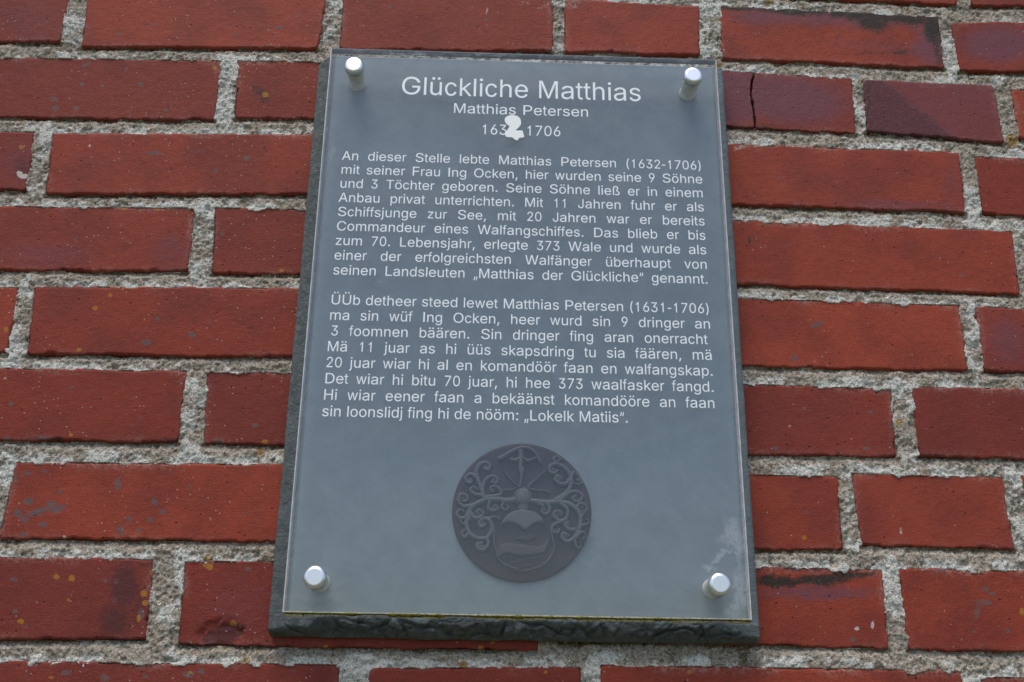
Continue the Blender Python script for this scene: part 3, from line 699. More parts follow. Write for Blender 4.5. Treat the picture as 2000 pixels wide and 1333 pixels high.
# ---- lettering on the sheet
GL = {
 "(": (237, [[77,207,78,244,82,283,88,324,95,364,103,403,115,441,126,477,139,510,154,539,205,539,190,503,177,466,166,428,155,390,147,351,140,313,135,276,132,241,131,207,132,176,135,145,139,115,145,83,154,50,163,16,175,-19,189,-57,205,-96,154,-96,139,-66,126,-36,115,-6,105,24,96,55,89,85,84,116,81,146,78,176]]),
 ")": (237, [[32,-96,49,-56,63,-18,75,18,84,52,92,85,98,116,102,147,105,177,106,207,105,241,102,276,97,313,90,351,82,390,71,428,60,466,47,503,32,539,84,539,98,510,111,477,123,441,134,403,142,364,150,323,155,283,159,244,160,207,159,176,156,145,153,115,148,84,140,53,132,23,122,-7,110,-37,98,-67,84,-96]]),
 ",": (198, [[40,-119,72,71,144,71,88,-119]]),
 "-": (237, [[205,240,205,184,32,184,32,240]]),
 ".": (198, [[100,-4,87,-3,77,1,66,9,58,18,54,29,53,41,54,53,58,64,66,73,77,81,87,85,100,87,113,85,124,81,135,73,142,64,147,53,148,41,147,29,142,18,135,9,124,1,113,-3]]),
 "0": (395, [[198,-7,167,-3,138,7,113,24,92,48,74,77,60,113,50,155,44,202,42,254,44,306,50,353,60,395,74,431,92,461,113,484,139,502,167,512,198,516,228,512,257,502,282,484,303,461,321,431,335,395,345,353,351,306,353,254,351,202,345,155,335,113,321,77,303,48,282,24,257,7,229,-3],[198,50,218,52,236,60,253,74,267,92,279,116,288,144,295,176,298,213,300,254,298,295,295,332,288,365,279,393,267,416,253,435,236,449,218,457,198,460,177,457,159,449,142,435,128,416,117,393,107,365,100,332,97,295,95,254,97,213,100,176,107,144,117,116,128,92,142,74,159,60,177,52]]),
 "1": (395, [[240,0,240,509,207,509,189,474,165,444,139,420,109,400,109,347,147,368,187,402,187,0]]),
 "2": (395, [[56,0,56,47,204,229,246,282,256,298,264,312,271,327,276,341,278,356,279,371,278,389,275,405,269,419,260,431,250,441,238,449,225,455,210,458,195,460,179,458,164,454,150,447,139,438,129,427,121,413,115,398,112,381,111,362,58,362,59,391,65,418,75,442,89,464,106,482,125,496,146,507,171,513,196,516,221,513,245,507,267,497,286,482,302,465,315,445,324,423,330,398,332,372,331,354,329,336,323,318,317,299,306,280,293,259,233,180,133,60,339,57,339,0]]),
 "3": (395, [[190,-7,164,-5,139,1,116,10,94,22,77,38,61,57,50,79,42,104,38,132,95,132,98,115,103,100,110,87,119,76,131,66,144,59,159,54,174,51,191,50,208,51,225,55,240,61,254,69,265,80,275,93,282,108,286,125,287,145,286,163,282,180,276,196,267,211,255,223,240,234,221,241,200,246,175,248,137,248,137,299,251,448,251,452,61,452,61,509,324,509,324,461,184,278,184,289,215,290,243,286,269,276,290,262,309,244,323,222,334,198,341,173,343,145,340,116,334,90,323,66,309,45,290,27,269,12,245,2,219,-5]]),
 "6": (395, [[197,-7,171,-4,146,3,124,15,104,31,87,51,73,74,64,101,58,130,56,162,57,187,62,212,70,239,81,268,98,302,119,340,220,509,281,509,132,261,126,261,132,270,137,279,144,288,152,295,160,302,171,307,181,311,193,313,205,314,231,312,254,305,276,295,294,280,310,262,323,240,331,215,337,187,339,157,337,127,330,98,321,73,307,50,290,30,270,14,248,3,224,-4],[197,48,214,50,229,55,243,63,255,73,265,86,274,101,281,119,284,137,285,157,284,178,281,196,274,213,265,228,255,241,243,251,229,259,214,264,197,265,180,264,166,259,152,252,140,241,129,229,120,214,114,197,110,179,109,158,110,138,114,119,120,102,129,86,140,73,152,63,166,55,180,50]]),
 "7": (395, [[85,0,282,448,282,452,54,452,54,509,341,509,341,449,144,0]]),
 "9": (395, [[197,516,223,513,249,506,270,494,290,478,307,458,321,434,331,408,337,378,339,347,337,322,333,296,325,270,313,240,296,207,275,168,174,0,113,0,262,248,268,248,263,238,257,229,250,221,242,214,234,207,224,202,214,198,202,195,190,195,164,197,140,203,119,214,101,229,85,247,72,269,63,294,58,321,56,352,58,382,64,411,74,436,88,459,105,479,125,494,146,506,171,513],[197,460,180,459,166,454,152,446,140,435,129,423,120,407,114,390,111,372,109,352,111,331,114,313,120,295,129,280,140,268,152,257,166,250,180,245,197,243,214,245,229,249,243,257,255,267,266,280,274,295,281,312,284,330,285,350,284,371,281,390,274,407,266,422,255,435,243,446,229,454,214,459]]),
 ":": (198, [[100,-4,87,-3,77,1,66,9,58,18,54,29,53,41,54,53,58,64,66,73,77,81,87,85,100,87,113,85,124,81,135,73,142,64,147,53,148,41,147,29,142,18,135,9,124,1,113,-3],[100,271,87,272,77,277,66,284,58,294,54,304,53,316,54,328,58,339,66,349,77,356,87,360,100,362,113,360,124,356,135,349,142,339,147,328,148,316,147,304,142,294,135,284,124,277,113,272]]),
 "A": (474, [[16,0,198,509,273,509,457,0,390,0,283,302,261,372,229,478,242,478,210,371,189,302,84,0],[109,142,109,199,365,199,365,142]]),
 "C": (513, [[269,-7,226,-3,187,7,151,25,120,49,93,79,70,115,53,157,44,203,40,254,44,305,53,352,70,393,93,429,120,459,151,484,187,501,226,512,269,516,295,514,319,511,342,504,364,496,385,485,404,471,421,456,438,438,451,418,462,397,470,373,476,348,410,348,406,365,399,380,391,395,382,407,371,418,359,428,346,437,332,444,317,449,302,453,286,455,269,456,238,453,210,445,185,432,162,414,142,391,126,364,114,332,107,295,104,254,107,213,114,177,126,145,142,117,162,94,185,76,211,63,238,56,269,53,286,54,302,56,317,60,332,65,346,72,359,81,371,90,382,102,391,114,399,128,406,144,410,160,476,160,470,135,462,112,451,91,438,71,422,53,404,38,385,24,365,13,343,5,319,-2,295,-6]]),
 "D": (513, [[224,0,98,0,98,57,220,57,260,60,294,68,325,81,351,99,371,122,387,149,399,181,406,216,408,255,406,294,399,329,387,361,372,388,352,410,327,428,297,441,264,449,226,452,95,452,95,509,230,509,279,505,322,495,361,478,393,455,421,426,442,391,459,351,468,306,472,255,468,205,459,159,442,119,420,83,392,54,359,31,319,14,274,3],[128,509,128,0,61,0,61,509]]),
 "F": (434, [[64,0,64,509,391,509,391,452,132,452,132,278,366,278,366,221,132,221,132,0]]),
 "G": (553, [[286,-7,239,-3,197,7,158,25,125,49,97,79,73,116,56,157,46,203,43,254,46,305,56,352,73,393,97,429,124,459,158,484,196,501,237,512,282,516,309,514,336,510,362,504,386,494,408,483,429,469,448,453,464,436,477,416,489,395,498,373,504,349,434,349,428,365,420,379,412,393,402,406,391,417,379,427,366,436,351,443,335,448,319,453,301,455,282,456,251,453,222,445,195,432,170,414,150,392,133,364,120,332,113,295,110,254,113,213,120,177,133,145,150,117,171,95,196,76,223,63,253,56,286,53,315,55,342,61,367,71,388,85,406,102,421,123,433,147,439,173,441,202,462,199,301,199,301,256,508,256,508,200,505,160,496,124,480,91,458,62,432,38,401,19,366,5,328,-4]]),
 "H": (513, [[60,0,60,509,124,509,124,289,389,289,389,509,453,509,453,0,389,0,389,232,124,232,124,0]]),
 "I": (198, [[62,0,62,509,136,509,136,0]]),
 "J": (355, [[166,-7,128,-2,95,11,67,33,47,63,34,100,30,145,30,173,88,173,88,145,90,117,97,93,109,74,125,61,143,53,166,50,187,53,206,61,222,74,234,93,241,117,244,145,244,509,301,509,301,145,298,100,285,63,264,33,236,11,203,-2]]),
 "L": (395, [[60,0,60,509,126,509,126,57,363,57,363,0]]),
 "M": (592, [[57,0,57,509,143,509,261,187,271,159,282,123,293,84,304,49,289,49,300,83,311,121,322,158,332,187,449,509,535,509,535,0,475,0,475,291,475,327,476,369,477,413,478,457,484,457,469,409,454,363,440,322,430,291,322,0,270,0,160,291,150,321,137,361,122,408,106,457,112,457,113,416,114,372,115,328,115,291,115,0]]),
 "O": (553, [[277,-7,233,-3,193,7,156,25,123,49,95,79,73,115,55,157,46,203,42,254,46,305,55,352,73,393,95,429,123,459,156,484,193,501,233,512,277,516,321,512,361,501,398,484,431,459,459,429,481,393,498,352,508,305,511,254,508,203,498,157,481,115,459,79,431,49,398,25,361,7,321,-3],[277,53,307,55,336,63,362,76,386,94,407,116,423,144,436,176,444,213,446,254,444,295,436,332,423,365,407,392,386,415,362,433,336,446,307,453,277,456,246,453,218,445,191,433,167,415,147,392,130,364,117,332,110,295,107,254,110,213,117,176,130,144,147,117,167,94,191,76,218,63,246,55]]),
 "P": (474, [[64,0,64,509,251,509,290,506,326,499,354,487,380,471,400,452,416,430,427,404,434,377,437,348,434,318,427,291,416,265,400,243,380,223,354,207,326,195,290,188,251,186,116,186,116,242,249,242,274,244,298,248,317,256,333,266,346,279,356,294,362,310,366,328,367,348,366,367,362,385,356,402,346,416,333,428,317,439,298,446,274,451,248,452,133,452,133,0]]),
 "S": (474, [[238,-9,200,-7,166,-1,136,9,108,23,86,40,68,60,54,83,45,109,40,137,111,137,115,118,121,102,131,88,145,76,159,66,176,59,197,53,217,50,238,49,261,50,284,54,304,60,322,69,337,79,350,92,359,106,366,122,368,139,366,154,361,168,353,179,342,189,329,197,315,205,260,222,196,239,154,253,119,269,91,289,71,313,60,341,55,372,57,400,66,425,80,448,98,468,120,484,147,498,175,508,207,514,241,516,275,514,307,508,336,498,361,484,383,468,401,449,414,427,423,403,426,378,358,378,353,402,340,421,321,437,298,449,270,456,239,459,217,457,197,454,177,448,162,440,148,430,137,418,129,405,124,391,122,376,124,359,130,345,139,334,151,324,165,315,180,308,225,293,281,279,332,264,349,256,366,248,382,238,395,226,408,213,420,198,427,180,433,161,434,139,431,112,424,87,410,64,393,43,371,25,343,11,312,0,277,-7]]),
 "T": (434, [[31,452,31,509,403,509,403,452,248,452,248,0,187,0,187,452]]),
 "W": (671, [[152,0,16,509,80,509,159,196,171,145,183,94,193,40,185,40,196,94,206,145,219,196,299,509,372,509,452,196,464,145,475,94,486,40,477,40,488,94,499,145,512,196,590,509,655,509,518,0,445,0,360,323,343,391,329,475,342,475,328,395,311,323,225,0]]),
 "a": (395, [[162,-9,139,-7,117,-3,95,5,77,15,61,29,49,45,39,63,32,84,30,108,32,128,37,146,44,161,54,174,65,184,79,193,93,200,110,206,127,211,181,220,238,227,251,229,261,231,269,235,275,240,278,246,280,255,279,272,276,285,271,297,264,307,255,315,244,322,231,327,215,330,199,331,181,330,166,327,151,322,139,316,129,309,120,301,112,292,106,283,102,274,42,291,52,313,65,331,80,346,96,358,116,368,135,375,155,380,176,383,197,384,243,379,259,375,275,369,290,360,305,350,317,336,327,320,335,301,340,278,342,251,342,0,281,0,281,52,276,52,256,25,246,16,233,8,218,1,202,-4,184,-7],[173,45,195,47,214,51,232,59,246,68,258,80,267,93,274,108,278,122,280,138,280,190,263,182,235,176,203,171,178,168,136,159,124,153,114,147,105,139,98,130,94,118,93,105,94,93,97,82,104,72,111,64,121,57,132,52,144,48,158,46]]),
 "b": (395, [[213,-8,194,-7,176,-3,160,4,148,12,137,21,129,31,110,59,104,59,104,0,49,0,49,509,106,509,106,319,110,319,128,346,137,355,147,364,159,373,175,379,193,383,213,384,241,382,267,374,292,361,312,342,330,320,345,293,355,261,361,227,363,189,361,151,355,116,345,84,331,57,313,34,292,16,268,3,242,-6],[205,47,225,49,244,55,260,66,274,80,285,97,294,117,301,139,305,163,306,189,305,215,301,239,294,261,286,281,275,298,261,311,244,322,226,328,205,330,184,328,166,322,150,312,137,299,125,282,116,263,110,241,106,216,105,189,106,162,110,138,116,115,126,95,137,78,151,65,167,55,184,49]]),
 "c": (355, [[186,-8,156,-5,129,3,105,16,83,35,65,58,50,85,39,116,33,150,30,187,33,225,39,260,50,291,65,318,83,341,105,360,129,374,156,382,186,384,203,384,218,381,233,377,247,371,261,364,273,356,285,346,296,335,305,322,313,308,319,293,325,277,272,262,260,289,242,311,217,325,186,330,165,328,146,321,130,310,117,296,106,278,97,258,91,236,88,212,86,187,88,163,91,139,97,117,106,97,117,80,130,66,146,55,165,49,186,46,218,52,243,66,262,89,273,117,325,102,320,86,314,70,306,56,297,43,286,32,274,21,262,12,248,5,234,-1,219,-5,203,-7]]),
 "d": (395, [[182,-8,154,-6,128,3,103,16,83,34,65,57,51,84,40,116,34,151,32,189,34,227,40,261,51,293,65,320,83,342,104,361,128,374,154,382,183,384,203,383,221,379,236,373,249,364,259,355,267,346,285,319,290,319,290,509,347,509,347,0,292,0,292,59,286,59,267,31,258,21,248,12,235,4,220,-3,202,-7],[191,47,211,49,229,55,245,65,259,78,270,95,279,115,285,138,289,162,291,189,289,216,285,241,279,263,270,282,259,299,245,312,229,322,211,328,191,330,170,328,151,322,135,311,121,298,110,281,101,261,95,239,91,215,89,189,91,163,95,139,102,117,110,97,121,80,135,66,151,55,170,49]]),
 "e": (395, [[207,-8,173,-5,142,3,114,16,90,35,70,58,55,85,43,116,36,150,33,187,35,224,43,258,54,290,69,317,89,340,112,359,139,373,168,382,200,384,221,383,241,380,260,374,279,366,296,355,312,341,327,324,339,305,349,282,357,256,362,227,363,194,363,169,73,169,73,221,330,221,303,202,301,226,297,248,291,269,282,286,271,301,257,314,241,323,222,328,200,330,179,328,160,323,143,313,128,301,116,286,107,270,100,251,95,231,94,211,94,178,96,151,100,127,108,106,118,88,132,73,148,61,165,53,186,48,207,46,222,47,236,49,248,53,259,58,270,65,279,73,287,82,293,93,299,105,357,91,350,72,340,55,328,39,313,26,295,14,277,4,255,-3,232,-7]]),
 "f": (198, [[178,379,178,327,5,327,5,379],[63,0,63,432,64,452,68,470,75,486,83,499,94,510,105,519,118,525,132,529,146,530,173,527,189,521,177,468,168,472,152,474,139,472,128,468,120,460,115,449,111,435,111,419,111,0]]),
 "g": (395, [[192,-151,167,-149,145,-146,125,-140,106,-132,90,-122,76,-110,65,-97,55,-84,47,-69,94,-41,113,-66,122,-74,132,-82,143,-88,157,-93,174,-96,192,-97,219,-95,243,-87,262,-75,277,-58,286,-34,289,-6,289,68,284,68,267,41,257,32,247,23,234,16,219,10,202,6,181,5,153,7,128,14,105,27,84,43,66,65,51,90,40,120,33,154,32,191,33,229,40,263,51,293,66,320,84,342,104,361,128,374,154,382,182,384,203,383,220,379,235,373,248,365,259,356,268,346,286,319,291,319,291,379,346,379,346,-9,344,-40,337,-67,325,-90,310,-109,292,-124,270,-136,246,-144,220,-149],[191,59,211,61,229,66,245,75,258,87,270,103,279,121,285,142,289,166,290,193,289,219,285,242,279,264,270,283,259,299,245,312,230,322,211,328,191,330,169,328,151,322,135,312,121,298,110,282,101,262,95,241,91,218,89,193,91,167,95,144,101,123,110,104,122,88,135,76,151,66,170,61]]),
 "h": (395, [[110,227,110,0,51,0,51,509,110,509,110,287,98,287,112,319,127,344,146,362,169,374,193,382,219,384,243,383,265,377,284,369,302,356,316,340,329,321,337,298,342,271,344,240,344,0,285,0,285,235,282,263,276,286,263,304,247,318,226,326,202,329,185,328,170,324,155,317,142,308,131,297,121,283,115,266,111,248]]),
 "i": (158, [[49,0,49,379,110,379,110,0],[80,443,69,444,59,448,50,455,43,463,39,472,37,483,39,494,43,504,50,512,59,518,69,522,80,524,91,522,101,518,110,512,117,504,121,494,122,483,121,472,117,463,110,455,101,448,91,444]]),
 "j": (158, [[50,379,108,379,108,-30,106,-52,102,-72,97,-90,87,-106,76,-119,61,-129,44,-137,26,-141,4,-143,-9,-143,-9,-87,2,-87,17,-85,29,-80,38,-72,44,-61,48,-46,50,-29],[79,443,68,444,59,448,50,455,44,463,40,472,39,483,40,494,44,504,50,512,59,518,68,522,79,524,90,522,99,518,108,512,114,504,118,494,119,483,118,472,114,463,108,455,99,448,90,444]]),
 "k": (355, [[51,0,51,509,109,509,109,216,272,379,345,379,186,222,357,0,284,0,144,183,109,149,109,0]]),
 "l": (158, [[49,0,49,509,110,509,110,0]]),
 "m": (592, [[51,0,51,379,109,379,109,295,105,295,111,314,118,331,128,346,140,358,153,368,167,376,181,382,197,385,213,386,238,383,260,375,279,361,294,342,305,320,312,295,303,295,309,312,316,329,327,343,340,356,353,366,370,375,386,381,405,385,424,386,444,385,464,380,482,372,499,361,513,346,525,328,534,307,539,283,541,255,541,0,481,0,481,254,478,279,471,298,459,313,443,323,425,329,407,330,390,329,376,326,363,320,352,312,343,302,335,290,330,277,326,263,325,247,325,0,266,0,266,260,264,280,257,297,246,311,231,322,214,328,193,330,180,329,166,326,153,320,141,312,131,302,122,289,115,274,112,257,111,238,111,0]]),
 "n": (395, [[110,227,110,0,51,0,51,379,108,379,108,287,98,287,112,319,127,344,146,362,169,374,193,382,219,384,243,383,265,377,284,369,302,356,316,340,329,321,337,298,342,271,344,240,344,0,285,0,285,235,282,263,276,286,263,304,247,318,226,326,202,329,185,328,170,324,155,317,142,308,131,297,121,283,115,266,111,248]]),
 "o": (395, [[197,-8,166,-5,137,3,111,16,89,35,69,58,53,85,42,116,35,150,32,187,35,225,42,260,53,291,69,318,89,341,111,360,137,374,166,382,197,384,229,382,258,374,285,360,307,341,326,318,342,291,353,260,361,225,363,187,361,150,353,116,342,85,326,58,307,35,285,16,258,3,229,-5],[197,46,220,49,240,55,257,66,271,80,284,97,292,117,299,139,303,163,304,187,303,212,299,236,292,258,284,278,271,296,257,310,240,321,220,328,197,330,175,328,155,321,138,310,124,296,112,278,103,258,97,236,93,212,91,187,93,163,97,139,103,117,112,97,124,80,138,66,155,55,175,49]]),
 "p": (395, [[49,-143,49,379,104,379,104,319,110,319,128,346,137,355,147,364,159,373,175,379,193,383,213,384,241,382,267,374,292,361,312,342,330,320,345,293,355,261,361,227,363,189,361,151,355,116,345,84,331,57,313,34,292,16,268,3,242,-6,213,-8,194,-7,176,-3,161,4,148,12,137,21,129,31,110,59,106,59,106,-143],[205,47,225,49,244,55,260,66,274,80,285,97,294,117,301,139,305,163,306,189,305,215,301,239,294,261,286,281,275,298,261,311,244,322,226,328,205,330,184,328,166,322,150,312,137,299,125,282,116,263,110,241,106,216,105,189,106,162,110,138,116,115,126,95,137,78,151,65,167,55,184,49]]),
 "r": (237, [[48,0,48,379,102,379,102,321,113,339,125,354,139,367,156,377,175,383,195,385,210,384,222,384,222,322,210,324,189,326,174,324,159,321,145,315,134,306,124,296,115,284,109,269,105,254,104,237,104,0]]),
 "s": (355, [[177,-8,153,-7,129,-3,109,3,90,12,74,24,60,38,49,54,40,73,35,94,91,107,98,87,108,72,121,60,137,52,156,47,176,45,200,47,221,53,237,62,251,74,258,88,261,103,259,115,255,126,247,136,236,144,223,150,206,155,145,170,115,180,89,192,70,208,56,227,49,249,46,274,48,295,53,314,63,332,77,347,92,360,112,370,133,378,157,383,182,384,206,383,228,379,247,372,264,363,278,352,291,339,301,324,309,308,315,290,261,277,255,291,247,304,236,316,222,325,204,331,182,333,161,331,143,326,127,317,116,305,108,292,106,277,107,264,112,253,121,243,132,235,148,229,167,223,223,209,254,200,279,187,298,171,311,153,319,131,322,107,320,85,314,65,303,47,290,31,273,18,253,6,230,-2,204,-7]]),
 "t": (198, [[178,379,178,327,5,327,5,379],[57,471,110,471,110,98,111,83,113,70,119,61,126,55,136,51,148,50,161,51,176,54,186,2,167,-3,147,-4,120,-1,99,7,80,21,67,41,59,64,57,93]]),
 "u": (395, [[175,-5,152,-3,130,2,111,11,93,23,79,39,66,59,58,82,52,109,51,139,51,379,110,379,110,144,112,117,119,94,132,75,148,61,169,53,193,50,210,51,225,55,240,62,253,71,264,83,273,97,279,113,284,132,285,153,285,379,344,379,344,0,287,0,287,92,296,92,283,60,267,35,248,17,225,5,201,-3]]),
 "v": (355, [[149,0,16,379,77,379,151,155,171,87,188,21,168,21,185,87,204,155,278,379,339,379,206,0]]),
 "w": (513, [[125,0,21,379,79,379,120,214,139,137,158,41,149,41,168,135,186,214,228,379,286,379,328,214,346,136,364,41,354,41,374,135,393,214,434,379,493,379,388,0,333,0,289,172,276,225,263,280,251,338,263,338,251,280,238,225,224,172,180,0]]),
 "z": (355, [[39,0,39,46,237,320,45,323,45,379,311,379,311,331,118,60,118,56,317,56,317,0]]),
 "Ü": (513, [[257,-8,218,-6,185,2,153,15,125,33,102,55,84,80,70,108,63,140,60,173,60,509,123,509,123,178,125,155,131,133,140,113,152,95,168,80,186,68,206,59,230,53,257,52,283,53,307,59,328,68,346,80,361,95,374,113,382,133,388,155,390,178,390,509,453,509,453,173,450,140,443,108,430,80,411,55,388,33,360,15,329,2,295,-6],[328,572,318,574,309,577,300,584,294,592,290,602,288,612,290,623,294,633,300,641,309,648,318,651,328,653,338,651,348,648,356,641,363,633,367,623,368,612,367,602,363,592,356,584,348,577,338,574],[186,572,175,574,166,577,157,584,151,592,147,602,145,612,147,623,151,633,157,641,166,648,175,651,186,653,196,651,205,648,214,641,220,633,224,623,225,612,224,602,220,592,214,584,205,577,196,574]]),
 "ß": (434, [[120,362,120,0,59,0,59,362,63,409,76,447,97,477,125,498,157,511,194,516,215,514,236,510,256,503,276,493,292,479,307,463,318,443,325,420,327,393,326,377,324,363,320,351,304,322,287,299,284,291,281,282,280,272,282,261,286,250,292,241,322,215,356,188,367,177,377,165,385,152,392,137,396,120,397,100,395,79,390,59,380,42,368,27,352,15,335,6,314,-1,290,-5,265,-7,243,-6,223,-3,204,1,187,7,172,14,161,20,184,74,214,58,227,54,243,51,261,50,282,51,301,56,316,64,328,75,334,88,337,104,335,117,331,129,325,139,295,167,260,194,249,204,239,215,231,227,224,240,220,255,219,272,219,285,222,297,226,306,243,329,260,353,265,363,267,374,268,388,265,410,258,428,246,442,230,451,214,457,194,459,171,456,154,448,139,435,128,417,122,393]]),
 "ä": (395, [[162,-9,139,-7,117,-3,95,5,77,15,61,29,49,45,39,63,32,84,30,108,32,128,37,146,44,161,54,174,65,184,79,193,93,200,110,206,127,211,181,220,238,227,251,229,261,231,269,235,275,240,278,246,280,255,279,272,276,285,271,297,264,307,255,315,244,322,231,327,215,330,199,331,181,330,166,327,151,322,139,316,129,309,120,301,112,292,106,283,102,274,42,291,52,313,65,331,80,346,96,358,116,368,135,375,155,380,176,383,197,384,243,379,259,375,275,369,290,360,305,350,317,336,327,320,335,301,340,278,342,251,342,0,281,0,281,52,276,52,256,25,246,16,233,8,218,1,202,-4,184,-7],[173,45,195,47,214,51,232,59,246,68,258,80,267,93,274,108,278,122,280,138,280,190,263,182,235,176,203,171,178,168,136,159,124,153,114,147,105,139,98,130,94,118,93,105,94,93,97,82,104,72,111,64,121,57,132,52,144,48,158,46],[265,443,255,444,245,448,237,455,229,463,225,472,224,483,225,494,229,503,237,512,245,518,255,522,265,523,276,522,285,518,294,512,301,503,305,494,306,483,305,472,301,463,294,455,285,448,276,444],[119,443,109,444,98,448,90,455,83,463,79,472,78,483,79,494,83,503,90,512,98,518,109,522,119,523,130,522,140,518,148,512,154,503,158,494,160,483,158,472,154,463,148,455,140,448,130,444]]),
 "ö": (395, [[197,-8,166,-5,137,3,111,16,89,35,69,58,53,85,42,116,35,150,32,187,35,225,42,260,53,291,69,318,89,341,111,360,137,374,166,382,197,384,229,382,258,374,285,360,307,341,326,318,342,291,353,260,361,225,363,187,361,150,353,116,342,85,326,58,307,35,285,16,258,3,229,-5],[197,46,220,49,240,55,257,66,271,80,284,97,292,117,299,139,303,163,304,187,303,212,299,236,292,258,284,278,271,296,257,310,240,321,220,328,197,330,175,328,155,321,138,310,124,296,112,278,103,258,97,236,93,212,91,187,93,163,97,139,103,117,112,97,124,80,138,66,155,55,175,49],[266,443,256,444,247,448,239,455,232,463,228,472,227,483,228,494,232,503,239,512,247,518,256,522,266,523,276,522,285,518,293,512,299,503,303,494,305,483,303,472,299,463,293,455,285,448,276,444],[129,443,119,444,109,448,102,455,95,463,91,472,90,483,91,494,95,503,102,512,109,518,119,522,129,523,139,522,148,518,156,512,163,503,167,494,168,483,167,472,163,463,156,455,148,448,139,444]]),
 "ü": (395, [[175,-5,152,-3,130,2,111,11,93,23,79,39,66,59,58,82,52,109,51,139,51,379,110,379,110,144,112,117,119,94,132,75,148,61,169,53,193,50,210,51,225,55,240,62,253,71,264,83,273,97,279,113,284,132,285,153,285,379,344,379,344,0,287,0,287,92,296,92,283,60,267,35,248,17,225,5,201,-3],[267,443,256,444,248,448,239,455,233,463,229,472,227,483,229,494,233,503,239,512,248,518,256,522,267,523,276,522,286,518,294,512,301,503,304,494,305,483,304,472,301,463,294,455,286,448,276,444],[128,443,118,444,109,448,100,455,94,463,91,472,90,483,91,494,94,503,100,512,109,518,118,522,128,523,139,522,147,518,156,512,162,503,166,494,167,483,166,472,162,463,156,455,147,448,139,444]]),
 "“": (237, [[41,318,82,509,119,509,96,318],[138,318,180,509,216,509,193,318]]),
 "„": (237, [[31,-119,56,71,114,71,70,-119],[133,-119,159,71,216,71,172,-119]]),
 " ": (198, []),
}
G = {k: (v[0], [list(zip(p[0::2], p[1::2])) for p in v[1]]) for k, v in GL.items()}
def wid(s): return sum(G[c][0] for c in s)
M_TXT = plain('white printed lettering', (.80, .85, .91), .5, .3, nscale=300, col2=(.87, .91, .95))
from mathutils.geometry import delaunay_2d_cdt
GC = {}
def glyph(ch):
    # triangulate the outlines and keep what the nonzero winding rule fills (overlapping strokes merge)
    if ch in GC: return GC[ch]
    polys = G[ch][1]; vs = []; es = []
    for p in polys:
        b0 = len(vs); vs += [Vector((float(x), float(y))) for x, y in p]
        es += [(b0+i, b0+(i+1) % len(p)) for i in range(len(p))]
    if not vs: GC[ch] = (np.zeros((0, 2)), []); return GC[ch]
    r = delaunay_2d_cdt(vs, es, [], 0, 0.01)
    ov = np.array([(v.x, v.y) for v in r[0]]); tr = []
    for f in r[2]:
        cx, cy = ov[list(f)].mean(0); wn = 0
        for p in polys:
            for i in range(len(p)):
                (x0_, y0_), (x1_, y1_) = p[i], p[(i+1) % len(p)]
                if (y0_ <= cy) != (y1_ <= cy):
                    if x0_+(cy-y0_)/(y1_-y0_)*(x1_-x0_) > cx: wn += 1 if y1_ > y0_ else -1
        if wn != 0:
            f = list(f); q = ov[f]
            if (q[1][0]-q[0][0])*(q[2][1]-q[0][1])-(q[1][1]-q[0][1])*(q[2][0]-q[0][0]) < 0: f = f[::-1]
            tr.append(f)
    GC[ch] = (ov, tr); return GC[ch]
def text_obj(name, lines, parent=None):
    # lines: (text, x left, baseline z, cap height, horizontal scale, x right or None)
    V = []; F = []; nv_ = 0
    for (s, xl, z, cap, hs, xr) in lines:
        k = cap/509.; x = xl
        words = s.split(' ')
        if xr is None: gap = G[' '][0]*k*hs
        else: gap = (xr-xl-sum(wid(w_) for w_ in words)*k*hs)/max(1, len(words)-1)
        for w_ in words:
            for ch in w_:
                ov, tr = glyph(ch)
                if len(ov):
                    V.append(np.c_[x+ov[:, 0]*k*hs, np.full(len(ov), -.00015), z+ov[:, 1]*k])
                    F += [tuple(i+nv_ for i in f) for f in tr]; nv_ += len(ov)
                x += G[ch][0]*k*hs
            x += gap
    return link(name, mesh(name, np.vstack(V), F, False), parent or plq, [M_TXT])
L = -.1338; RR = .1328
text_obj('title_lettering', [("Glückliche Matthias", -.0938, .3806, .0155, .978, .0897)], ac)
text_obj('name_lettering', [("Matthias Petersen", -.0536, .3656, .0085, 1.07, .0493)], ac)
text_obj('date_lettering', [("163", -.0325, .3480, .0086, 1.03, None), ("1706", float(at(1025.5, 266, 0.)[0]), .3480, .0086, 1.025, None)], ac)
P1 = ["An dieser Stelle lebte Matthias Petersen (1632-1706)", "mit seiner Frau Ing Ocken, hier wurden seine 9 Söhne", "und 3 Töchter geboren. Seine Söhne ließ er in einem",
      "Anbau privat unterrichten. Mit 11 Jahren fuhr er als", "Schiffsjunge zur See, mit 20 Jahren war er bereits", "Commandeur eines Walfangschiffes. Das blieb er bis",
      "zum 70. Lebensjahr, erlegte 373 Wale und wurde als", "einer der erfolgreichsten Walfänger überhaupt von", "seinen Landsleuten „Matthias der Glückliche“ genannt."]
P2 = ["ÜÜb detheer steed lewet Matthias Petersen (1631-1706)", "ma sin wüf Ing Ocken, heer wurd sin 9 dringer an", "3 foomnen bäären. Sin dringer fing aran onerracht",
      "Mä 11 juar as hi üüs skapsdring tu sia fäären, mä", "20 juar wiar hi al en komandöör faan en walfangskap.", "Det wiar hi bitu 70 juar, hi hee 373 waalfasker fangd.",
      "Hi wiar eener faan a bekäänst komandööre an faan", "sin loonslidj fing hi de nööm: „Lokelk Matiis“."]
text_obj('german_paragraph', [(s, L, .3230-i*.01146, .0074, 1.02, RR) for i, s in enumerate(P1)], ac)
text_obj('frisian_paragraph', [(s, L+(.0018 if i == 2 else 0), .2087-i*.01155, .0074, 1.024, (None if i == 7 else RR-(.0028 if i == 2 else 0))) for i, s in enumerate(P2)], ac)

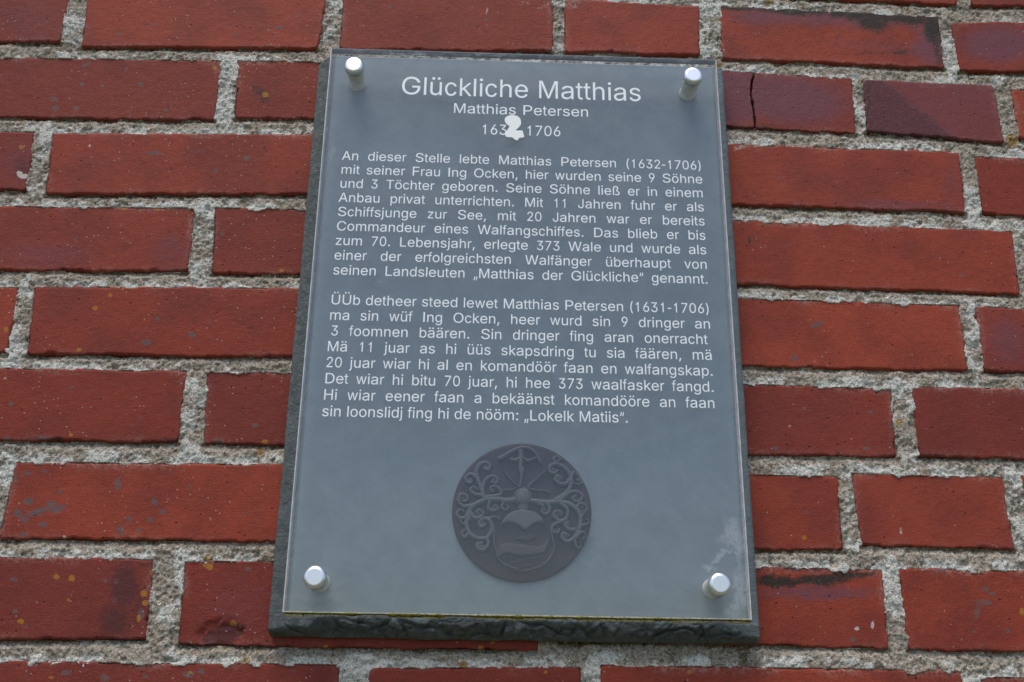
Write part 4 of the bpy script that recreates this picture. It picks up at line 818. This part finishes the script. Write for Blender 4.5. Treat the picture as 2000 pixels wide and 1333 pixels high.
# ---- white numeral stuck over the year
M_STK = plain('white vinyl', (.88, .91, .92), .45, .4)
SK = [(778,310),(784,288),(800,270),(825,253),(855,242),(890,236),(920,235),(960,239),(990,245),(1018,260),(1040,280),(1056,304),(1065,330),(1070,360),(1068,390),(1060,412),(1045,430),(1028,452),(1010,470),(990,480),(975,490),(980,500),(990,506),(1040,508),(1095,508),(1108,550),(1116,580),(1125,610),(1118,628),(1075,633),(1030,640),(1026,652),(1020,665),(1012,675),(1000,682),(980,678),(960,665),(940,650),(920,635),(900,625),(880,626),(860,628),(830,622),(795,612),(790,580),(797,555),(805,530),(818,508),(830,490),(848,460),(865,430),(860,420),(845,415),(828,402),(810,385),(795,370),(785,350)]
pts = [at(900+x/9.09, 200+y/9.09, -.0008) for x, y in SK]
n = len(pts)
V = [(p[0], -.0012, p[1]) for p in pts]+[(p[0], -.0003, p[1]) for p in pts]
F = [tuple(range(n))[::-1]]+[(i, (i+1) % n, n+(i+1) % n, n+i) for i in range(n)]
o = link('numeral_sticker', mesh('numeral_sticker', V, F, False), plq, [M_STK]); o['label'] = 'white stick-on numeral 2 covering the end of the first year'

# ---- four standoff fasteners
M_CAP = plain('satin aluminium', (.84, .86, .88), .36, .5, 1.0, nscale=500, col2=(.80, .82, .85))
M_SPC = plain('pale grey spacer', (.80, .77, .68), .42, .5, .0, nscale=300, col2=(.66, .62, .52))
def lathe(name, prof, cx, cz, mat, parent, n=48):
    V = []; F = []
    th = np.linspace(0, 2*math.pi, n, endpoint=False)
    for (r, y) in prof: V.append(np.c_[cx+r*np.cos(th), np.full(n, y), cz+r*np.sin(th)])
    V = np.vstack(V); F = [tuple(range(n))[::-1]] if prof[0][0] > 0 else []
    F = [tuple(range(n))]+[(k*n+i, (k+1)*n+i, (k+1)*n+(i+1) % n, k*n+(i+1) % n) for k in range(len(prof)-1) for i in range(n)]+[tuple(range((len(prof)-1)*n, len(prof)*n))[::-1]]
    me = mesh(name, V, F); 
    me.polygons[0].use_smooth = False
    return link(name, me, parent, [mat])
capr = .0073
for (cx, cz) in ((-.1292, .4017), (.1288, .4017), (-.1292, .0213), (.1282, .0213)):
    cap = lathe('fastener_cap', [(capr-.0024, -.0064), (capr-.0015, -.0062), (capr-.0008, -.0057), (capr-.0003, -.0050), (capr, -.0041), (capr, -.0012), (capr-.0004, -.0006), (capr-.0004, -.0001)], cx, cz, M_CAP, plq)
    lathe('spacer', [(.0062, .0001), (.0062, TH-.0004), (.0062, TH+.001), (.0058, TH+.0016), (.0058, SLATE-.003), (.0062, SLATE-.0022), (.0064, SLATE-.0008), (.0064, SLATE+.0006)], cx, cz, M_SPC, cap)

# ---- round coat of arms behind the acrylic
MC = np.array([.0022, .0698]); MR = .0467
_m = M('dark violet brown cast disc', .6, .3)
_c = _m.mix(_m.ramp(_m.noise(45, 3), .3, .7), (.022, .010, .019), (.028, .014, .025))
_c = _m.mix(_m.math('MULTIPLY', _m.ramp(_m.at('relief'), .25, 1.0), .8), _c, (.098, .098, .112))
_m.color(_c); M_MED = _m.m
px0, py0, pr = 650., 665., 640.
g = .00036
nn = int(2*MR/g)+3
gx = np.linspace(-MR, MR, nn); UX, UZ = np.meshgrid(gx, gx)
SXp = UX/MR*pr+px0; SZp = -UZ/MR*pr+py0
Hh = np.zeros_like(UX)
def cat(P, k=6):
    P = [np.array(p, float) for p in P]; P = [2*P[0]-P[1]]+P+[2*P[-1]-P[-2]]; out = []
    for i in range(1, len(P)-2):
        for t in np.linspace(0, 1, k, endpoint=False):
            out.append(.5*((2*P[i])+(-P[i-1]+P[i+1])*t+(2*P[i-1]-5*P[i]+4*P[i+1]-P[i+2])*t*t+(-P[i-1]+3*P[i]-3*P[i+1]+P[i+2])*t**3))
    out.append(P[-2]); return np.array(out)
def stroke(P, w_, h=1.0, tip=.6):
    global Hh
    C_ = cat(P); n = len(C_)
    x0_, x1_ = C_[:, 0].min()-w_, C_[:, 0].max()+w_; y0_, y1_ = C_[:, 1].min()-w_, C_[:, 1].max()+w_
    mk = (SXp > x0_) & (SXp < x1_) & (SZp > y0_) & (SZp < y1_)
    sx, sz = SXp[mk], SZp[mk]; best = np.zeros(sx.shape)
    for i in range(n-1):
        a, b_ = C_[i], C_[i+1]; ab = b_-a; L2 = max(ab@ab, 1e-6)
        t = np.clip(((sx-a[0])*ab[0]+(sz-a[1])*ab[1])/L2, 0, 1)
        ww = w_*(1-(1-tip)*(i+t)/n)
        d = np.hypot(sx-a[0]-ab[0]*t, sz-a[1]-ab[1]*t)
        best = np.maximum(best, h*np.sqrt(np.maximum(0, 1-(d/ww)**2)))
    Hh[mk] = np.maximum(Hh[mk], best)
def knob(x, y, r, h=.9):
    global Hh
    d = np.hypot(SXp-x, SZp-y)/r; Hh = np.maximum(Hh, h*np.sqrt(np.maximum(0, 1-d*d)))
def poly(P, h, soft=22):
    global Hh
    P = np.array(P, float); n = len(P); ins = np.zeros(SXp.shape, bool); D = np.full(SXp.shape, 1e9)
    for i in range(n):
        a, b_ = P[i], P[(i+1) % n]; ab = b_-a
        t = np.clip(((SXp-a[0])*ab[0]+(SZp-a[1])*ab[1])/(ab@ab), 0, 1); D = np.minimum(D, np.hypot(SXp-a[0]-ab[0]*t, SZp-a[1]-ab[1]*t))
        c_ = ((a[1] > SZp) != (b_[1] > SZp)) & (SXp < (b_[0]-a[0])*(SZp-a[1])/(b_[1]-a[1]+1e-9)+a[0]); ins ^= c_
    Hh = np.maximum(Hh, np.where(ins, h*np.sqrt(1-(1-np.clip(D/soft, 0, 1))**2), 0))
for P, w_ in [
 ([(440,178),(520,130),(600,85),(680,72),(740,98),(790,150),(815,215)], 19), ([(545,188),(580,196),(612,178),(650,172),(690,196),(735,186),(778,165)], 17),
 ([(632,110),(634,170),(632,240),(625,280)], 26), ([(625,270),(640,320),(640,370),(632,440)], 18), ([(655,270),(650,320)], 15),
 ([(620,445),(560,400),(500,330),(470,265)], 8), ([(700,445),(760,390),(820,330),(870,285)], 9), ([(590,460),(540,475),(470,478)], 9), ([(705,458),(780,475),(860,478),(900,500)], 9),
 ([(570,565),(500,575),(430,562),(330,565),(270,590),(200,630),(155,700),(145,790),(175,880),(250,925),(330,928),(345,975),(310,1025),(255,1015),(250,975),(290,970)], 25),
 ([(305,560),(275,480),(240,390),(222,310),(255,240),(315,225),(350,260),(325,292),(292,275)], 22),
 ([(300,545),(285,470),(310,385),(370,350),(420,380),(405,418),(365,405)], 19), ([(330,545),(450,520),(440,470),(400,445),(355,460),(375,500)], 17),
 ([(285,530),(215,520),(170,485),(200,455),(238,480)], 17), ([(232,375),(175,335),(125,365),(140,415),(185,410),(180,385)], 17),
 ([(200,625),(110,635),(65,580),(90,525),(140,540),(145,580),(110,590)], 19), ([(150,730),(90,745),(55,705),(85,665),(122,690)], 16),
 ([(165,760),(175,690),(215,740),(275,730),(295,690),(255,665),(225,690)], 20), ([(330,928),(372,860),(368,780),(310,742),(258,780),(278,822),(318,800)], 20),
 ([(165,880),(130,918),(105,880),(125,850)], 15), ([(350,585),(340,650),(385,672),(430,645),(400,622)], 16), ([(480,590),(462,640),(500,662),(530,635),(505,618)], 14),
 ([(150,800),(105,790),(75,745)], 13), ([(300,1000),(240,1000)], 13), ([(350,740),(400,725),(450,745)], 13),
 ([(745,575),(880,585),(1000,578),(1100,602),(1165,660),(1185,740),(1170,830),(1130,900),(1070,938),(1015,905),(1030,865),(1070,885)], 25),
 ([(960,560),(1050,500),(1100,420),(1095,330),(1040,255),(960,222),(905,250),(905,298),(950,312),(975,285)], 22), ([(1090,365),(1060,405),(1000,408),(955,370),(975,335),(1010,350)], 19),
 ([(965,222),(940,175),(980,150),(1003,180),(978,198)], 15), ([(1112,340),(1130,290),(1180,330),(1212,380),(1175,412),(1132,402)], 15),
 ([(1000,560),(1090,490),(1165,480),(1205,525),(1165,572),(1112,548),(1140,520)], 18), ([(1140,640),(1180,590),(1232,605),(1240,650),(1200,660)], 15),
 ([(1180,740),(1215,680),(1240,655)], 13), ([(1185,790),(1240,780),(1268,750),(1240,735)], 13), ([(1000,590),(1065,645),(1060,720),(1000,750),(940,712),(950,670),(1000,668),(1010,705)], 19),
 ([(1055,740),(980,770),(930,800),(930,850),(980,862),(992,828)], 17), ([(1130,830),(1070,825),(1040,782),(1082,765)], 17), ([(1150,900),(1195,850),(1232,880),(1210,912)], 14),
 ([(1130,920),(1145,985),(1190,985),(1185,950)], 13), ([(880,595),(905,650),(875,692),(830,672),(842,640)], 17), ([(800,600),(850,620)], 13),
 ([(395,830),(405,980),(455,1120),(560,1180),(660,1210)], 8), ([(915,850),(945,1000),(880,1120),(780,1180),(660,1210)], 8)]: stroke(P, w_*1.3)
for x, y, r in ((315,265,38),(160,392,34),(100,562,30),(245,700,36),(290,790,34),(285,1000,38),(205,485,26),(385,385,26),(385,480,22),(385,645,24),(1000,360,40),(935,275,30),(1145,525,36),(1205,625,28),(975,700,36),(1075,790,34),(960,838,22),(1045,895,26),(860,655,26),(1170,370,26),(980,175,20)): knob(x, y, r, .75)
knob(655, 535, 95, 1.25); knob(660, 630, 62, .9); knob(634, 110, 26, 1.1)
poly([(455,820),(470,760),(510,705),(570,668),(650,650),(770,668),(835,720),(870,790),(890,830),(850,775),(790,780),(740,805),(700,840),(670,848),(620,810),(560,785),(510,785),(475,800)], 1.1)
poly([(415,1120),(425,1000),(470,965),(560,958),(680,972),(800,985),(850,965),(905,900),(915,930),(885,1000),(870,1050),(820,1060),(700,1075),(620,1085),(560,1065),(500,1060),(455,1090)], .55)
poly([(580,930),(620,890),(720,870),(800,860),(780,920),(700,945)], .35)
for k in range(9): 
    y = 1085+k*17; hw = 250-k*18
    stroke([(660-hw+i*hw*2/7, y+5*math.sin(i*1.7+k*2.1)) for i in range(8)], 6, .28, 1)
for k in range(5): stroke([(600+k*26, 480), (594+k*27, 540), (602+k*26, 600)], 5, 1.3, 1)
rad = np.hypot(UX, UZ)
rimd = MR-rad
Ht = Hh*.0040+(fbm(UX, UZ, .01, 401)-.5)*.0003
Ht = Ht*ss(.0006, .0025, rimd)
Yd = SLATE-.0022-Ht+np.where(rimd < .0012, (.0012-rimd)*.6, 0)
inside = rad <= MR*1.0
S = np.where(rad > MR, MR/np.maximum(rad, 1e-9), 1.0)
V = np.stack([UX*S, Yd, UZ*S], -1)
kf = (inside[:-1, :-1] | inside[1:, 1:] | inside[1:, :-1] | inside[:-1, 1:])
F = grid_faces(nn, nn, kf); used = np.zeros(nn*nn, bool); used[F.ravel()] = True; rm = np.cumsum(used)-1
dm = mesh('coat_of_arms_disc', V.reshape(-1, 3)[used]+np.array([MC[0], 0, MC[1]]), rm[F])
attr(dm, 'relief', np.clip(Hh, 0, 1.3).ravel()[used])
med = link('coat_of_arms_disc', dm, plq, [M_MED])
# rim of the disc down to the slate, and the thin ring around it
n = 160; th = np.linspace(0, 2*math.pi, n, endpoint=False)
prof = [(MR-.0001, SLATE-.0016), (MR+.0001, SLATE-.0012), (MR+.0002, SLATE+.0008)]
V = np.vstack([np.c_[MC[0]+r*np.cos(th), np.full(n, y), MC[1]+r*np.sin(th)] for r, y in prof])
F = np.array([(k*n+i, (k+1)*n+i, (k+1)*n+(i+1) % n, k*n+(i+1) % n) for k in range(2) for i in range(n)])
link('rim', mesh('rim', V, F), med, [M_MED])
